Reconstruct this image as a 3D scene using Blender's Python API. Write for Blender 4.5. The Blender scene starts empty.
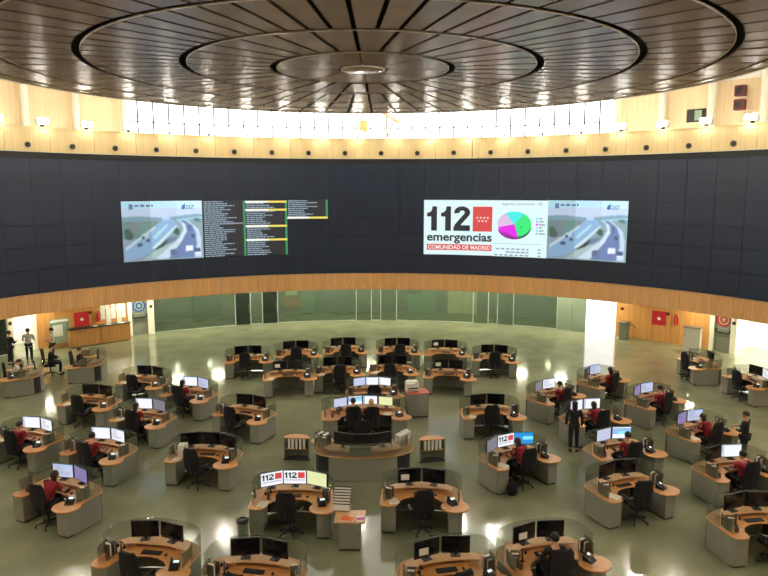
import bpy, bmesh, math, random
from mathutils import Vector, Matrix
from math import sin, cos, pi, radians as rad, atan2, hypot, sqrt
random.seed(7)
SC = bpy.context.scene
COL = SC.collection

# ------------------------------------------------------------------ camera, world, exposure
FPX, PITCH, YAW, CAMY, CAMZ = 674.2, 0.1467, 0.030, -19.0, 8.4
cd = bpy.data.cameras.new('camera')
cd.sensor_width = 36.0
cd.lens = 36.0 * FPX / 768.0
cd.clip_start, cd.clip_end = 0.05, 400
cam = bpy.data.objects.new('camera', cd)
COL.objects.link(cam)
cam.location = (0, CAMY, CAMZ)
cam.rotation_euler = (pi / 2 - PITCH, 0.0, -YAW)
SC.camera = cam
W = bpy.data.worlds.new('world')
SC.world = W
W.use_nodes = True
W.node_tree.nodes['Background'].inputs[0].default_value = (0.95, 0.98, 1.0, 1)
W.node_tree.nodes['Background'].inputs[1].default_value = 6.5
vs = SC.view_settings
SC.display_settings.display_device = 'sRGB'
vs.view_transform = 'Standard'
vs.look = 'None'
vs.gamma = 1.0
vs.use_curve_mapping = False
vs.exposure = 0.0
LAMP_STRENGTH = 290.0      # the floodlights on the gallery parapet
SOFFIT_STRENGTH = 62.0     # the recessed downlights under the overhang
ROOM_STRENGTH = 30.0       # ceiling lights of the side rooms

# main radii and heights (metres); room axis is the origin, azimuth 0 = +y (far), clockwise
RW, RG, RC, RGAL = 19.25, 23.6, 26.8, 23.0
ZB0, ZB1, ZV1, ZP1, ZCE, ZROOF = 2.68, 3.58, 10.05, 11.10, 11.59, 14.6


# ------------------------------------------------------------------ helpers
def mat(name, col, rough=0.5, metal=0.0, spec=0.5, emit=None, strength=0.0, noise=None, wave=None, bump=0.0, rnd=0.0, coat=0.0):
    """noise=(scale, amount), wave=(scale, amount, axis): colour variation of the thing itself"""
    m = bpy.data.materials.new(name)
    m.use_nodes = True
    nt = m.node_tree
    b = nt.nodes['Principled BSDF']
    b.inputs['Base Color'].default_value = (*col, 1)
    b.inputs['Roughness'].default_value = rough
    b.inputs['Metallic'].default_value = metal
    b.inputs['Specular IOR Level'].default_value = spec
    b.inputs['Coat Weight'].default_value = coat
    if emit:
        b.inputs['Emission Color'].default_value = (*emit, 1)
        b.inputs['Emission Strength'].default_value = strength
    cur = None
    tc = nt.nodes.new('ShaderNodeTexCoord')
    fac = None
    if noise:
        n = nt.nodes.new('ShaderNodeTexNoise')
        n.inputs['Scale'].default_value = noise[0]
        n.inputs['Detail'].default_value = 5
        nt.links.new(tc.outputs['Object'], n.inputs['Vector'])
        fac, amt = n.outputs['Fac'], noise[1]
    if wave:
        mp = nt.nodes.new('ShaderNodeMapping')
        mp.inputs['Scale'].default_value = wave[2]
        nt.links.new(tc.outputs['Object'], mp.inputs['Vector'])
        n = nt.nodes.new('ShaderNodeTexNoise')
        n.inputs['Scale'].default_value = wave[0]
        n.inputs['Detail'].default_value = 4
        nt.links.new(mp.outputs['Vector'], n.inputs['Vector'])
        fac, amt = n.outputs['Fac'], wave[1]
    if fac is not None:
        r = nt.nodes.new('ShaderNodeValToRGB')
        r.color_ramp.elements[0].position = 0.3
        r.color_ramp.elements[1].position = 0.7
        r.color_ramp.elements[0].color = (*[c * (1 - amt) for c in col], 1)
        r.color_ramp.elements[1].color = (*[min(1, c * (1 + amt)) for c in col], 1)
        nt.links.new(fac, r.inputs['Fac'])
        cur = r.outputs['Color']
        if bump:
            bp = nt.nodes.new('ShaderNodeBump')
            bp.inputs['Strength'].default_value = bump
            bp.inputs['Distance'].default_value = 0.02
            nt.links.new(fac, bp.inputs['Height'])
            nt.links.new(bp.outputs['Normal'], b.inputs['Normal'])
    if rnd:
        oi = nt.nodes.new('ShaderNodeObjectInfo')
        mr = nt.nodes.new('ShaderNodeMapRange')
        mr.inputs['To Min'].default_value = 1 - rnd
        mr.inputs['To Max'].default_value = 1 + rnd
        nt.links.new(oi.outputs['Random'], mr.inputs['Value'])
        mx = nt.nodes.new('ShaderNodeMix')
        mx.data_type = 'RGBA'
        mx.blend_type = 'MULTIPLY'
        mx.inputs['Factor'].default_value = 1
        if cur is not None:
            nt.links.new(cur, mx.inputs['A'])
        else:
            mx.inputs['A'].default_value = (*col, 1)
        nt.links.new(mr.outputs['Result'], mx.inputs['B'])
        cur = mx.outputs['Result']
    if cur is not None:
        nt.links.new(cur, b.inputs['Base Color'])
    return m


def glass_mat(name, tint, clear=0.8, rough=0.03):
    m = bpy.data.materials.new(name)
    m.use_nodes = True
    nt = m.node_tree
    nt.nodes.clear()
    o = nt.nodes.new('ShaderNodeOutputMaterial')
    t = nt.nodes.new('ShaderNodeBsdfTransparent')
    t.inputs[0].default_value = (*tint, 1)
    g = nt.nodes.new('ShaderNodeBsdfPrincipled')
    g.inputs['Base Color'].default_value = (tint[0] * .35, tint[1] * .4, tint[2] * .35, 1)
    g.inputs['Roughness'].default_value = rough
    mx = nt.nodes.new('ShaderNodeMixShader')
    mx.inputs[0].default_value = clear
    nt.links.new(g.outputs[0], mx.inputs[1])
    nt.links.new(t.outputs[0], mx.inputs[2])
    nt.links.new(mx.outputs[0], o.inputs[0])
    return m


def emis(name, col, s=1.0):
    m = bpy.data.materials.new(name)
    m.use_nodes = True
    b = m.node_tree.nodes['Principled BSDF']
    b.inputs['Base Color'].default_value = (0.02, 0.02, 0.02, 1)
    b.inputs['Roughness'].default_value = 0.35
    b.inputs['Emission Color'].default_value = (*col, 1)
    b.inputs['Emission Strength'].default_value = s
    return m


def srgb(r, g, b):
    f = lambda c: (c / 255 / 12.92) if c / 255 < .04045 else ((c / 255 + .055) / 1.055) ** 2.4
    return (f(r), f(g), f(b))


M = dict(
    floor=mat('floor_marbled_green', srgb(132, 134, 106), 0.11, noise=(0.9, 0.16), spec=0.5, bump=0.10),
    desk=mat('desk_wood', srgb(196, 138, 78), 0.35, wave=(3.0, 0.18, (1, 8, 1))),
    shelf=mat('pale_wood', srgb(206, 160, 112), 0.35, wave=(3.0, 0.12, (8, 1, 1))),
    panel=mat('grey_panel', srgb(136, 137, 124), 0.5),
    paneld=mat('grey_inner', srgb(80, 80, 74), 0.6),
    black=mat('black_panel', (0.016, 0.016, 0.017), 0.5),
    plinth=mat('plinth', (0.03, 0.03, 0.03), 0.6),
    fabric=mat('black_fabric', (0.0055, 0.0055, 0.007), 0.9, noise=(60, 0.2)),
    plastic=mat('black_plastic', (0.008, 0.008, 0.0095), 0.4),
    screen_off=mat('dark_glass', (0.006, 0.006, 0.008), 0.12),
    chrome=mat('metal', (0.55, 0.55, 0.53), 0.25, 1.0),
    bronze=mat('smoked_metal', (0.20, 0.18, 0.15), 0.3, 0.7),
    paper=mat('paper', srgb(232, 230, 220), 0.8),
    paperw=mat('paper_cream', srgb(222, 214, 190), 0.8),
    red=mat('red_print', srgb(190, 30, 38), 0.6),
    orange=mat('orange_card', srgb(235, 110, 40), 0.6),
    magenta=mat('magenta_card', srgb(190, 60, 130), 0.6),
    keys=mat('key_grey', (0.03, 0.03, 0.033), 0.6),
    white=mat('white_plastic', srgb(226, 224, 212), 0.45),
    band=mat('band_wood', srgb(218, 166, 108), 0.42, wave=(2.0, 0.22, (6, 6, 0.15)), rnd=0.05),
    parapet=mat('maple', srgb(236, 208, 150), 0.42, wave=(2.0, 0.10, (6, 6, 0.15)), rnd=0.03),
    wallwood=mat('wall_wood', srgb(206, 148, 84), 0.42, wave=(2.0, 0.16, (5, 5, 0.15)), rnd=0.04),
    tile=mat('video_tile', (0.015, 0.025, 0.050), 0.38, rnd=0.05, spec=0.40),
    seam=mat('seam', (0.008, 0.008, 0.009), 0.6),
    ceil=mat('ceiling_laminate', srgb(150, 120, 102), 0.27, wave=(1.2, 0.10, (1, 1, 1)), rnd=0.05, spec=0.75),
    cavity=mat('ceiling_void', (0.010, 0.009, 0.010), 0.9),
    rim=mat('ceiling_rim', srgb(215, 205, 195), 0.4, 0.3),
    plaster=mat('white_plaster', srgb(246, 244, 238), 0.8),
    wallgrey=mat('grey_green_wall', srgb(120, 132, 112), 0.7),
    corr=mat('corridor_wall', srgb(140, 146, 134), 0.6),
    doorgrey=mat('door_grey', srgb(128, 130, 116), 0.5),
    cream=mat('cream_steel', srgb(228, 220, 180), 0.45),
    pale=mat('pale_panel', srgb(150, 172, 150), 0.6),
    column=mat('white_column', srgb(238, 234, 216), 0.5),
    glass=glass_mat('green_glass', (0.68, 0.75, 0.68), 0.84, 0.05),
    darkglass=glass_mat('dark_glass_pane', (0.16, 0.18, 0.17), 0.6, 0.05),
    clear=glass_mat('clear_screen', (0.86, 0.88, 0.84), 0.82, 0.05),
    smoke=glass_mat('smoked_screen', (0.70, 0.67, 0.58), 0.60, 0.1),
    gallwood=mat('gallery_maple', srgb(240, 214, 172), 0.5, wave=(2.0, 0.08, (5, 5, 0.15)), rnd=0.03),
    winglass=glass_mat('window_glass', (0.95, 0.97, 0.98), 0.92, 0.02),
    mull=mat('mullion', srgb(190, 196, 186), 0.4, 0.4),
    mulldark=mat('window_mullion', srgb(52, 56, 56), 0.5),
    lamp=emis('lamp_lens', (1.0, 0.93, 0.80), LAMP_STRENGTH),
    wallfill=emis('added_wall_fill', (1.0, 0.93, 0.80), LAMP_STRENGTH * .35),  # added fill for the gallery wall behind the floodlights
    soff=emis('downlight_lens', (1.0, 0.97, 0.74), SOFFIT_STRENGTH),
    roomlamp=emis('room_lamp', (1.0, 0.95, 0.80), ROOM_STRENGTH),
    lit=emis('doorway_glow', (1.0, 1.0, 0.97), 2.6),  # glow put in for the light of a bright doorway
    skin=mat('skin', srgb(205, 150, 120), 0.55),
    hair=mat('dark_hair', srgb(28, 20, 17), 0.6),
    blond=mat('blond_hair', srgb(205, 165, 105), 0.6),
    brownhair=mat('brown_hair', srgb(58, 38, 28), 0.6),
    redshirt=mat('red_shirt', srgb(138, 22, 36), 0.85),
    blackcloth=mat('black_cloth', (0.012, 0.012, 0.014), 0.9),
    navy=mat('navy_cloth', (0.012, 0.014, 0.022), 0.9),
    whiteshirt=mat('white_shirt', srgb(205, 200, 195), 0.8),
    shoe=mat('shoe_leather', (0.012, 0.011, 0.01), 0.5),
    eye=mat('eye_dark', (0.02, 0.015, 0.01), 0.2),
    lip=mat('lip', srgb(150, 80, 75), 0.6),
    binmetal=mat('bin_metal', srgb(120, 132, 110), 0.4, 0.2),
    maroon=mat('maroon_plastic', srgb(92, 32, 36), 0.5),
    boxred=mat('red_desk_pad', srgb(185, 95, 85), 0.6),
    tan=mat('tan_wood', srgb(206, 170, 110), 0.5),
    scr_white=emis('screen_white', (0.93, 0.95, 1.0), 1.0),
    scr_soft=emis('screen_soft', (0.55, 0.60, 0.80), 1.0),
    scr_lilac=emis('screen_lilac', (0.22, 0.19, 0.40), 1.0),
    scr_dim=emis('screen_dim', (0.20, 0.20, 0.24), 1.0),
    scr_blue=emis('screen_blue', (0.02, 0.30, 0.75), 1.0),
    scr_cyan=emis('screen_cyan', (0.25, 0.85, 1.0), 1.0),
    scr_sky=emis('screen_sky', (0.30, 0.52, 0.85), 1.0),
    scr_text=emis('screen_text', (0.30, 0.33, 0.45), 1.0),
    scr_yel=emis('screen_yellow', (0.80, 0.85, 0.45), 1.0),
    ink=emis('screen_ink', (0.010, 0.012, 0.022), 1.0),
    v_white=emis('video_white', (0.74, 0.96, 0.97), 1.0),
    v_red=emis('video_red', (0.70, 0.06, 0.06), 1.0),
    v_star=emis('video_star', (0.95, 0.85, 0.85), 1.0),
    v_dark=emis('video_dark', (0.012, 0.015, 0.024), 1.0),
    v_text=emis('video_text', (0.36, 0.50, 0.60), 1.0),
    v_green=emis('video_green', (0.03, 0.32, 0.11), 1.0),
    v_yel=emis('video_yellow', (0.92, 0.74, 0.12), 1.0),
    v_pale=emis('video_pale', (0.95, 0.95, 0.85), 1.0),
    p_green=emis('pie_green', (0.02, 0.85, 0.20), 1.0),
    p_greend=emis('pie_green_side', (0.01, 0.16, 0.06), 1.0),
    p_mag=emis('pie_magenta', (0.83, 0.01, 0.83), 1.0),
    p_magd=emis('pie_magenta_side', (0.30, 0.01, 0.33), 1.0),
    p_pink=emis('pie_pink', (0.72, 0.52, 0.78), 1.0),
    p_cyan=emis('pie_cyan', (0.05, 0.85, 0.83), 1.0),
    led=emis('phone_display', (0.75, 0.9, 0.85), 1.3),
    blue_logo=mat('blue_print', srgb(50, 80, 150), 0.6),
)


class MB:
    def __init__(s):
        s.v, s.f = [], []

    def add(s, v, f):
        b = len(s.v)
        s.v += [tuple(x) for x in v]
        s.f += [tuple(b + i for i in q) for q in f]
        return s

    def box(s, cx, cy, cz, sx, sy, sz, rz=0.0, rx=0.0):
        m = Matrix.Translation((cx, cy, cz)) @ Matrix.Rotation(rz, 4, 'Z') @ Matrix.Rotation(rx, 4, 'X')
        v = [m @ Vector((x * sx / 2, y * sy / 2, z * sz / 2)) for z in (-1, 1) for y in (-1, 1) for x in (-1, 1)]
        return s.add(v, [(0, 2, 3, 1), (4, 5, 7, 6), (0, 1, 5, 4), (2, 6, 7, 3), (0, 4, 6, 2), (1, 3, 7, 5)])

    def prism(s, poly, z0, z1):
        n = len(poly)
        a = sum(poly[i][0] * poly[(i + 1) % n][1] - poly[(i + 1) % n][0] * poly[i][1] for i in range(n))
        if a < 0:
            poly = poly[::-1]
        v = [(x, y, z0) for x, y in poly] + [(x, y, z1) for x, y in poly]
        return s.add(v, [tuple(range(n - 1, -1, -1)), tuple(range(n, 2 * n))] + [(i, (i + 1) % n, n + (i + 1) % n, n + i) for i in range(n)])

    def wall(s, path, t, z0, z1):
        """a strip of thickness t along an open 2-D path"""
        L, n = [], len(path)
        for i in range(n):
            a, b = Vector(path[max(i - 1, 0)]), Vector(path[min(i + 1, n - 1)])
            d = (b - a).normalized()
            L.append(Vector((-d.y, d.x)) * t)
        poly = [tuple(p) for p in path] + [(path[i][0] + L[i].x, path[i][1] + L[i].y) for i in range(n - 1, -1, -1)]
        # quads rather than one big n-gon
        v, f = [], []
        for i in range(n):
            p, q = path[i], poly[2 * n - 1 - i]
            v += [(p[0], p[1], z0), (p[0], p[1], z1), (q[0], q[1], z1), (q[0], q[1], z0)]
        for i in range(n - 1):
            a, b = 4 * i, 4 * i + 4
            f += [(a, a + 1, b + 1, b), (a + 1, a + 2, b + 2, b + 1), (a + 2, a + 3, b + 3, b + 2), (a + 3, a, b, b + 3)]
        f += [(0, 3, 2, 1), (4 * n - 4, 4 * n - 3, 4 * n - 2, 4 * n - 1)]
        return s.add(v, f)

    def arc(s, r0, r1, a0, a1, z0, z1, n=None):
        """ring segment, azimuth degrees clockwise from +y"""
        n = n or max(1, int(abs(a1 - a0) / 1.5))
        v, f = [], []
        for i in range(n + 1):
            a = rad(a0 + (a1 - a0) * i / n)
            for r, z in ((r0, z0), (r1, z0), (r1, z1), (r0, z1)):
                v.append((r * sin(a), r * cos(a), z))
        for i in range(n):
            a, b = 4 * i, 4 * i + 4
            f += [(a, b, b + 1, a + 1), (a + 1, b + 1, b + 2, a + 2), (a + 2, b + 2, b + 3, a + 3), (a + 3, b + 3, b, a)]
        if abs(a1 - a0) < 359.9:
            f += [(0, 1, 2, 3), (4 * n + 3, 4 * n + 2, 4 * n + 1, 4 * n)]
        return s.add(v, f)

    def lathe(s, prof, n=12, c=(0, 0, 0), m=None):
        v, f = [], []
        k = len(prof)
        for i in range(n):
            a = 2 * pi * i / n
            for r, z in prof:
                p = Vector((r * cos(a), r * sin(a), z))
                v.append((m @ p if m else p) + Vector(c))
        for i in range(n):
            for j in range(k - 1):
                a, b = i * k + j, ((i + 1) % n) * k + j
                f.append((a, b, b + 1, a + 1))
        f.append(tuple(i * k for i in range(n - 1, -1, -1)))
        f.append(tuple(i * k + k - 1 for i in range(n)))
        return s.add(v, f)

    def tube(s, pts, r, n=8):
        pts = [Vector(p) for p in pts]
        rs = r if isinstance(r, (list, tuple)) else [r] * len(pts)
        v, f = [], []
        for i, p in enumerate(pts):
            d = (pts[min(i + 1, len(pts) - 1)] - pts[max(i - 1, 0)]).normalized()
            u = d.cross(Vector((0, 0, 1)))
            if u.length < .01:
                u = d.cross(Vector((0, 1, 0)))
            u.normalize()
            w = d.cross(u)
            for k in range(n):
                a = 2 * pi * k / n
                v.append(p + (u * cos(a) + w * sin(a)) * rs[i])
        for i in range(len(pts) - 1):
            for k in range(n):
                a, b = i * n + k, i * n + (k + 1) % n
                f.append((a, b, b + n, a + n))
        f.append(tuple(range(n)))
        f.append(tuple(len(v) - 1 - k for k in range(n)))
        return s.add(v, f)

    def build(s, name, m, parent=None, bevel=0.0, smooth=False, seg=1):
        me = bpy.data.meshes.new(name)
        me.from_pydata([tuple(x) for x in s.v], [], s.f)
        bm = bmesh.new()
        bm.from_mesh(me)
        bmesh.ops.recalc_face_normals(bm, faces=bm.faces)
        if bevel:
            ed = [e for e in bm.edges if len(e.link_faces) == 2 and e.calc_face_angle(0) > rad(40)]
            bmesh.ops.bevel(bm, geom=ed, offset=bevel, segments=seg, profile=.6, affect='EDGES', clamp_overlap=True)
        if smooth:
            for fc in bm.faces:
                fc.smooth = True
            for e in bm.edges:
                if len(e.link_faces) == 2 and e.calc_face_angle(0) > rad(38):
                    e.smooth = False
        bm.to_mesh(me)
        bm.free()
        me.materials.append(m)
        return link(name, me, parent)


def link(name, data, parent=None):
    o = bpy.data.objects.new(name, data)
    COL.objects.link(o)
    if parent:
        o.parent = parent
    return o


def tag(o, label=None, cat=None, group=None, kind=None):
    if label:
        n = len(label.split())
        assert 4 <= n <= 16, label
        o['label'] = label
    if cat:
        o['category'] = cat
    if group:
        o['group'] = group
    if kind:
        o['kind'] = kind
    return o


def empty(name, loc=(0, 0, 0), rz=0.0, **k):
    o = link(name, None)
    o.empty_display_size = .1
    o.location = loc
    o.rotation_euler = (0, 0, rz)
    return tag(o, **k)


def copy_tree(o, parent=None):
    c = o.copy()
    COL.objects.link(c)
    c.parent = parent
    for ch in list(KIDS.get(o.name, ())):
        copy_tree(ch, c)
    if o.name in KIDS:
        KIDS[c.name] = [x for x in COPIED.pop(c.name, [])] if False else []
    return c


KIDS = {}
PROTO = {}


def freeze(name, root):
    """remember a built thing as the model of its kind"""
    PROTO[name] = [root, False]
    stack = [root]
    while stack:
        o = stack.pop()
        ch = [x for x in ALLOBJ() if x.parent == o]
        KIDS[o.name] = ch
        stack += ch
    return root


def ALLOBJ():
    return COL.objects


def spawn(name, loc, rz, label, cat, group=None, mats=None):
    root, used = PROTO[name]
    if not used and not mats:
        PROTO[name][1] = True
        c = root
    else:
        c = copy_tree(root)
    c.location = loc
    c.rotation_euler = (0, 0, rz)
    for k in ('label', 'category', 'group'):
        if k in c:
            del c[k]
    return tag(c, label, cat, group)


def pol(r, az, z=0.0):
    a = rad(az)
    return Vector((r * sin(a), r * cos(a), z))


def kids_of(o):
    return o.children


# ------------------------------------------------------------------ room shell
fl = MB()
for i in range(120):
    a0, a1 = 2 * pi * i / 120, 2 * pi * (i + 1) / 120
    fl.add([(0, 0, 0), (RC * cos(a0), RC * sin(a0), 0), (RC * cos(a1), RC * sin(a1), 0)], [(0, 1, 2)])
bm_floor = fl.build('floor', M['floor'])
tag(bm_floor, kind='structure')

# ceiling: a suspended disc of radial laminate panels with dark ring gaps
ceil = empty('ceiling', (0, 0, 0), kind='structure')
MB().lathe([(0.01, ZCE - .03), (0.50, ZCE - .03), (0.56, ZCE), (0.56, ZCE + .1)], 48).build('ceiling_cap', M['ceil'], ceil, smooth=True)
MB().arc(.57, .60, 0, 360, ZCE - .02, ZCE + .05, 64).build('ceiling_rim', M['rim'], ceil)
RINGS = [(0.66, 2.31, 8), (2.50, 4.60, 32), (4.80, 7.02, 64), (7.22, 9.00, 64), (9.18, 10.15, 64), (10.30, 10.75, 64)]
OFF = 2.1
GAP = .10
for r0, r1, n in RINGS:
    for k in range(1 if n > 8 else 1):
        gp = .03 if n == 8 else GAP
        h0, h1 = math.degrees(gp / 2 / r0), math.degrees(gp / 2 / r1)
        w = 360 / n
        me_mb = MB()
        sub = 8 if n == 8 else 3
        v, f = [], []
        for i in range(sub + 1):
            t = i / sub
            for r, h, z in ((r0, h0, ZCE), (r1, h1, ZCE), (r1, h1, ZCE + .05), (r0, h0, ZCE + .05)):
                a = rad(h + (w - 2 * h) * t)
                v.append((r * sin(a), r * cos(a), z))
        for i in range(sub):
            a, b = 4 * i, 4 * i + 4
            f += [(a, b, b + 1, a + 1), (a + 1, b + 1, b + 2, a + 2), (a + 2, b + 2, b + 3, a + 3), (a + 3, b + 3, b, a)]
        f += [(0, 1, 2, 3), (4 * sub + 3, 4 * sub + 2, 4 * sub + 1, 4 * sub)]
        p0 = me_mb.add(v, f).build('ceiling_panel', M['ceil'], ceil)
    for i in range(n):
        o = p0 if i == 0 else link('ceiling_panel', p0.data, ceil)
        o.rotation_euler = (0, 0, -rad(w * i + OFF))
    MB().arc(r1 + .003, r1 + .022, 0, 360, ZCE - .004, ZCE + .03, 96).build('ceiling_rim', M['rim'], ceil)
MB().arc(0.02, 10.78, 0, 360, ZCE + .22, ZCE + .5, 96).build('ceiling_void', M['cavity'], ceil)
MB().arc(10.78, 10.83, 0, 360, ZCE - .01, ZCE + .5, 96).build('ceiling_edge', M['rim'], ceil)
roof = MB().arc(0.02, 24, 0, 360, ZROOF, ZROOF + .3, 96).build('ceiling', M['plaster'])
tag(roof, kind='structure')

# video wall
RT = RW + .05
vw = empty('wall_video', kind='structure')
MB().arc(RW + .08, RW + .3, -124, 124, ZB1, ZV1, 124).build('wall_backing', M['seam'], vw)
STEP = 4.0725
ROWS = [(3.62, 4.71), (4.72, 5.72), (5.73, 6.73), (6.74, 7.74), (7.75, 8.75), (8.76, 9.76)]
c0 = -38.7
for z0, z1 in ROWS:
    h = .014
    p0 = MB().arc(RW, RW + .07, h, STEP - h, z0 + .005, z1 - .005, 3).build('video_tile', M['tile'], vw)
    k0 = -int(16)
    for k in range(-16, 36):
        a = c0 + STEP * k
        if a < -104 or a + STEP > 104:
            continue
        o = p0 if p0.get('_u') is None else link('video_tile', p0.data, vw)
        p0['_u'] = 1
        o.rotation_euler = (0, 0, -rad(a))
    del p0['_u']
MB().arc(RW - .01, RW + .09, -124, 124, 9.77, ZV1 - .03, 124).build('top_strip', M['seam'], vw)

# wooden band under the video wall, one panel each 3 degrees
bd = empty('trim_1', kind='structure')
p0 = None
for k in range(-41, 41):
    if p0 is None:
        p0 = MB().arc(RW - .06, RW + .10, .02, 2.98, ZB0, ZB1, 3).build('wood_panel', M['band'], bd)
        o = p0
    else:
        o = link('wood_panel', p0.data, bd)
    o.rotation_euler = (0, 0, -rad(3 * k))
MB().arc(RW + .11, RW + .15, -123, 123, ZB0, ZB1, 123).build('band_light_block', M['seam'], bd)  # added unseen strip, keeps outside light from showing through the panel seams
MB().arc(RW - .07, RW + .14, -123, 123, ZB1 - .02, ZB1 + .03, 123).build('wood_edge', M['shelf'], bd)
# parapet of the upper gallery
pp = empty('wall_parapet', kind='structure')
p0 = None
for k in range(60):
    if p0 is None:
        p0 = MB().arc(RW - .04, RW + .08, .02, 5.98, ZV1, ZP1, 5).build('parapet_panel', M['parapet'], pp)
        o = p0
    else:
        o = link('parapet_panel', p0.data, pp)
    o.rotation_euler = (0, 0, -rad(6 * k - .0))
MB().arc(RW + .081, RW + .10, 0, 360, ZV1, ZP1, 120).build('parapet_light_block', M['parapet'], pp)  # added behind the panels to block the bright gallery at their gaps
MB().arc(RW - .06, RW + .12, 0, 360, ZP1, ZP1 + .04, 120).build('coping', M['parapet'], pp)
MB().arc(RW - .03, RW + .1, 0, 360, ZV1 - .03, ZV1, 120).build('lower_edge', M['column'], pp)
gf = MB().arc(RW + .06, RGAL + .3, 0, 360, ZV1 - .25, ZV1 + .02, 120).build('floor_gallery', M['plaster'])
tag(gf, kind='structure')
# gallery outer wall: windows in the middle, veneered walls at the sides
gw = empty('wall_gallery', kind='structure')
MB().arc(RGAL, RGAL + .3, 37.2, 322.8, ZV1, ZROOF, 160).build('wall_base', M['plaster'], gw)
p0 = None
for a in (-59, -53, -46.8, -40.6, 37.3, 43.4, 49.6, 55.8):
    w = 5.8
    o = MB().arc(RGAL - .05, RGAL, a + .1, a + w, ZV1 + .02, 13.6, 5).build('wall_panel', M['gallwood'], gw)
for a in (-47.1, -40.9, -34.6, 37.0, 43.1, 49.3, -53.2, 55.5):
    p = pol(RGAL - .35, a + .1)
    MB().lathe([(.18, ZV1), (.18, ZROOF)], 14, (p.x, p.y, 0)).build('pilaster', M['column'], gw, smooth=True)
MB().arc(RGAL, RGAL + .3, -37.2, 37.2, 13.5, ZROOF, 50).build('lintel', M['plaster'], gw)
wn = 0
for k in range(-17, 18):
    a = 2.1 * k
    wn += 1
    w = empty('window_%d' % wn, kind='structure')
    MB().arc(RGAL + .05, RGAL + .07, a - 1.05, a + 1.05, ZV1, 13.5, 2).build('glass_pane', M['winglass'], w)
    MB().arc(RGAL + .01, RGAL + .11, a - 1.05 - .09, a - 1.05 + .09, ZV1, 13.5, 1).build('mullion', M['mulldark'], w)
    MB().arc(RGAL + .02, RGAL + .10, a - 1.0, a + 1.0, 12.0, 12.06, 2).build('transom', M['mulldark'], w)

# soffit slab over the lower ring corridor with recessed downlights
so = empty('ceiling_soffit', kind='structure')
MB().arc(RW + .0, RC, 0, 360, ZB0 + .06, ZB0 + .25, 120).build('soffit_slab', M['plaster'], so)
ring = MB().lathe([(.10, 0), (.15, -.015), (.15, 0), (.10, .0)], 16)
d0 = None
for k in range(60):
    a = 6 * k + 1.0
    if 36 < a < 324 and k % 2:
        continue
    for r in (22.5,):
        p = pol(r, a, ZB0 + .055)
        if d0 is None:
            d0 = MB().lathe([(.34, -.012), (.34, 0)], 20).build('downlight', M['soff'], so)
            o = d0
        else:
            o = link('downlight', d0.data, so)
        o.location = p
# outer corridor wall and back of the room
ow = empty('wall_outer', kind='structure')
MB().arc(RC, RC + .2, 0, 360, 0, ZB0 + .1, 140).build('wall_base', M['corr'], ow)
# observation balcony behind the camera
ob = empty('floor_balcony', kind='structure')
MB().arc(RW - .4, RGAL, 124, 236, 6.6, 6.85, 60).build('balcony_slab', M['plaster'], ob)
bw = empty('wall_balcony', kind='structure')
MB().arc(RGAL, RGAL + .2, 122, 238, ZB0, ZV1, 60).build('wall_base', M['wallgrey'], bw)
MB().arc(RW, RW + .2, 124, 236, ZB0, 6.6, 60).build('wall_apron', M['wallwood'], bw)
for a in (124, 236):
    MB().arc(RW + .05, RGAL, a - .3, a + .3, ZB0, ZV1, 1).build('wall_return', M['plaster'], bw)

# lower ring wall, section by section (azimuth degrees)
lw = empty('wall_lower', kind='structure')


def solid(a0, a1, m, name='wall_panel', step=2.4, t=.12, r=RG, par=None):
    n = max(1, round((a1 - a0) / step))
    for i in range(n):
        d = (a1 - a0) / n
        MB().arc(r, r + t, a0 + d * i + .015, a0 + d * (i + 1) - .015, 0, ZB0 + .06, 2).build(name, m, par or lw)


solid(-46.7, -35.05, M['wallwood'])
solid(37.75, 50.15, M['wallwood'])
solid(29.5, 33.6, M['wallgrey'])
solid(61, 122, M['wallwood'], step=6)
solid(-122, -56, M['wallwood'], step=6)
solid(122, 238, M['wallwood'], step=12)
for a0, a1 in ((-50.2, -49.5), (-47.1, -46.75), (-35.0, -34.45), (-32.25, -31.4), (50.2, 50.75), (52.8, 53.5), (60.3, 61)):
    MB().arc(RG - .12, RG + .2, a0, a1, 0, ZB0 + .06, 2).build('column', M['column'], lw)
wi = [40]


def glaze(a0, a1, m='glass', edge=True):
    wi[0] += 1
    w = empty('window_%d' % wi[0], kind='structure')
    MB().arc(RG + .02, RG + .035, a0, a1, 0.03, ZB0 + .06).build('glass_pane', M[m], w)
    MB().arc(RG - .01, RG + .06, a1 - .07, a1 + .05, 0, ZB0 + .06, 1).build('mullion', M['mull'], w)
    MB().arc(RG - .0, RG + .05, a0, a1, 0, .04).build('bottom_rail', M['mull'], w)


for a0, a1, m in ((-56, -50.2, 'darkglass'), (-31.4, -19.65, 'glass'), (-17.4, -15.6, 'glass'), (-13.3, -1.2, 'glass'), (1.14, 2.6, 'glass'),
                  (5.05, 16.9, 'glass'), (19.2, 20.6, 'glass'), (23.0, 29.45, 'glass')):
    glaze(a0, a1, m)
dn = [0]


def glass_door(a0, a1, m):
    dn[0] += 1
    d = empty('door_%d' % dn[0], kind='structure')
    mid = (a0 + a1) / 2
    MB().arc(RG + .02, RG + .04, a0 + .05, a1 - .05, .02, ZB0 + .06, 2).build('glass_pane', M[m], d)
    MB().arc(RG - .02, RG + .07, a1 - .06, a1 + .06, 0, ZB0 + .06, 1).build('door_frame', M['mull'], d)
    p = pol(RG - .04, a1 - .25)
    MB().tube([(p.x, p.y, .75), (p.x, p.y, 1.35)], .025).build('handle', M['chrome'], d)
    q = pol(RG - .03, a0 + .3)
    MB().box(q.x, q.y, ZB0 - .12, .22, .06, .10, -rad(mid)).build('closer', M['black'], d)


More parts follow.
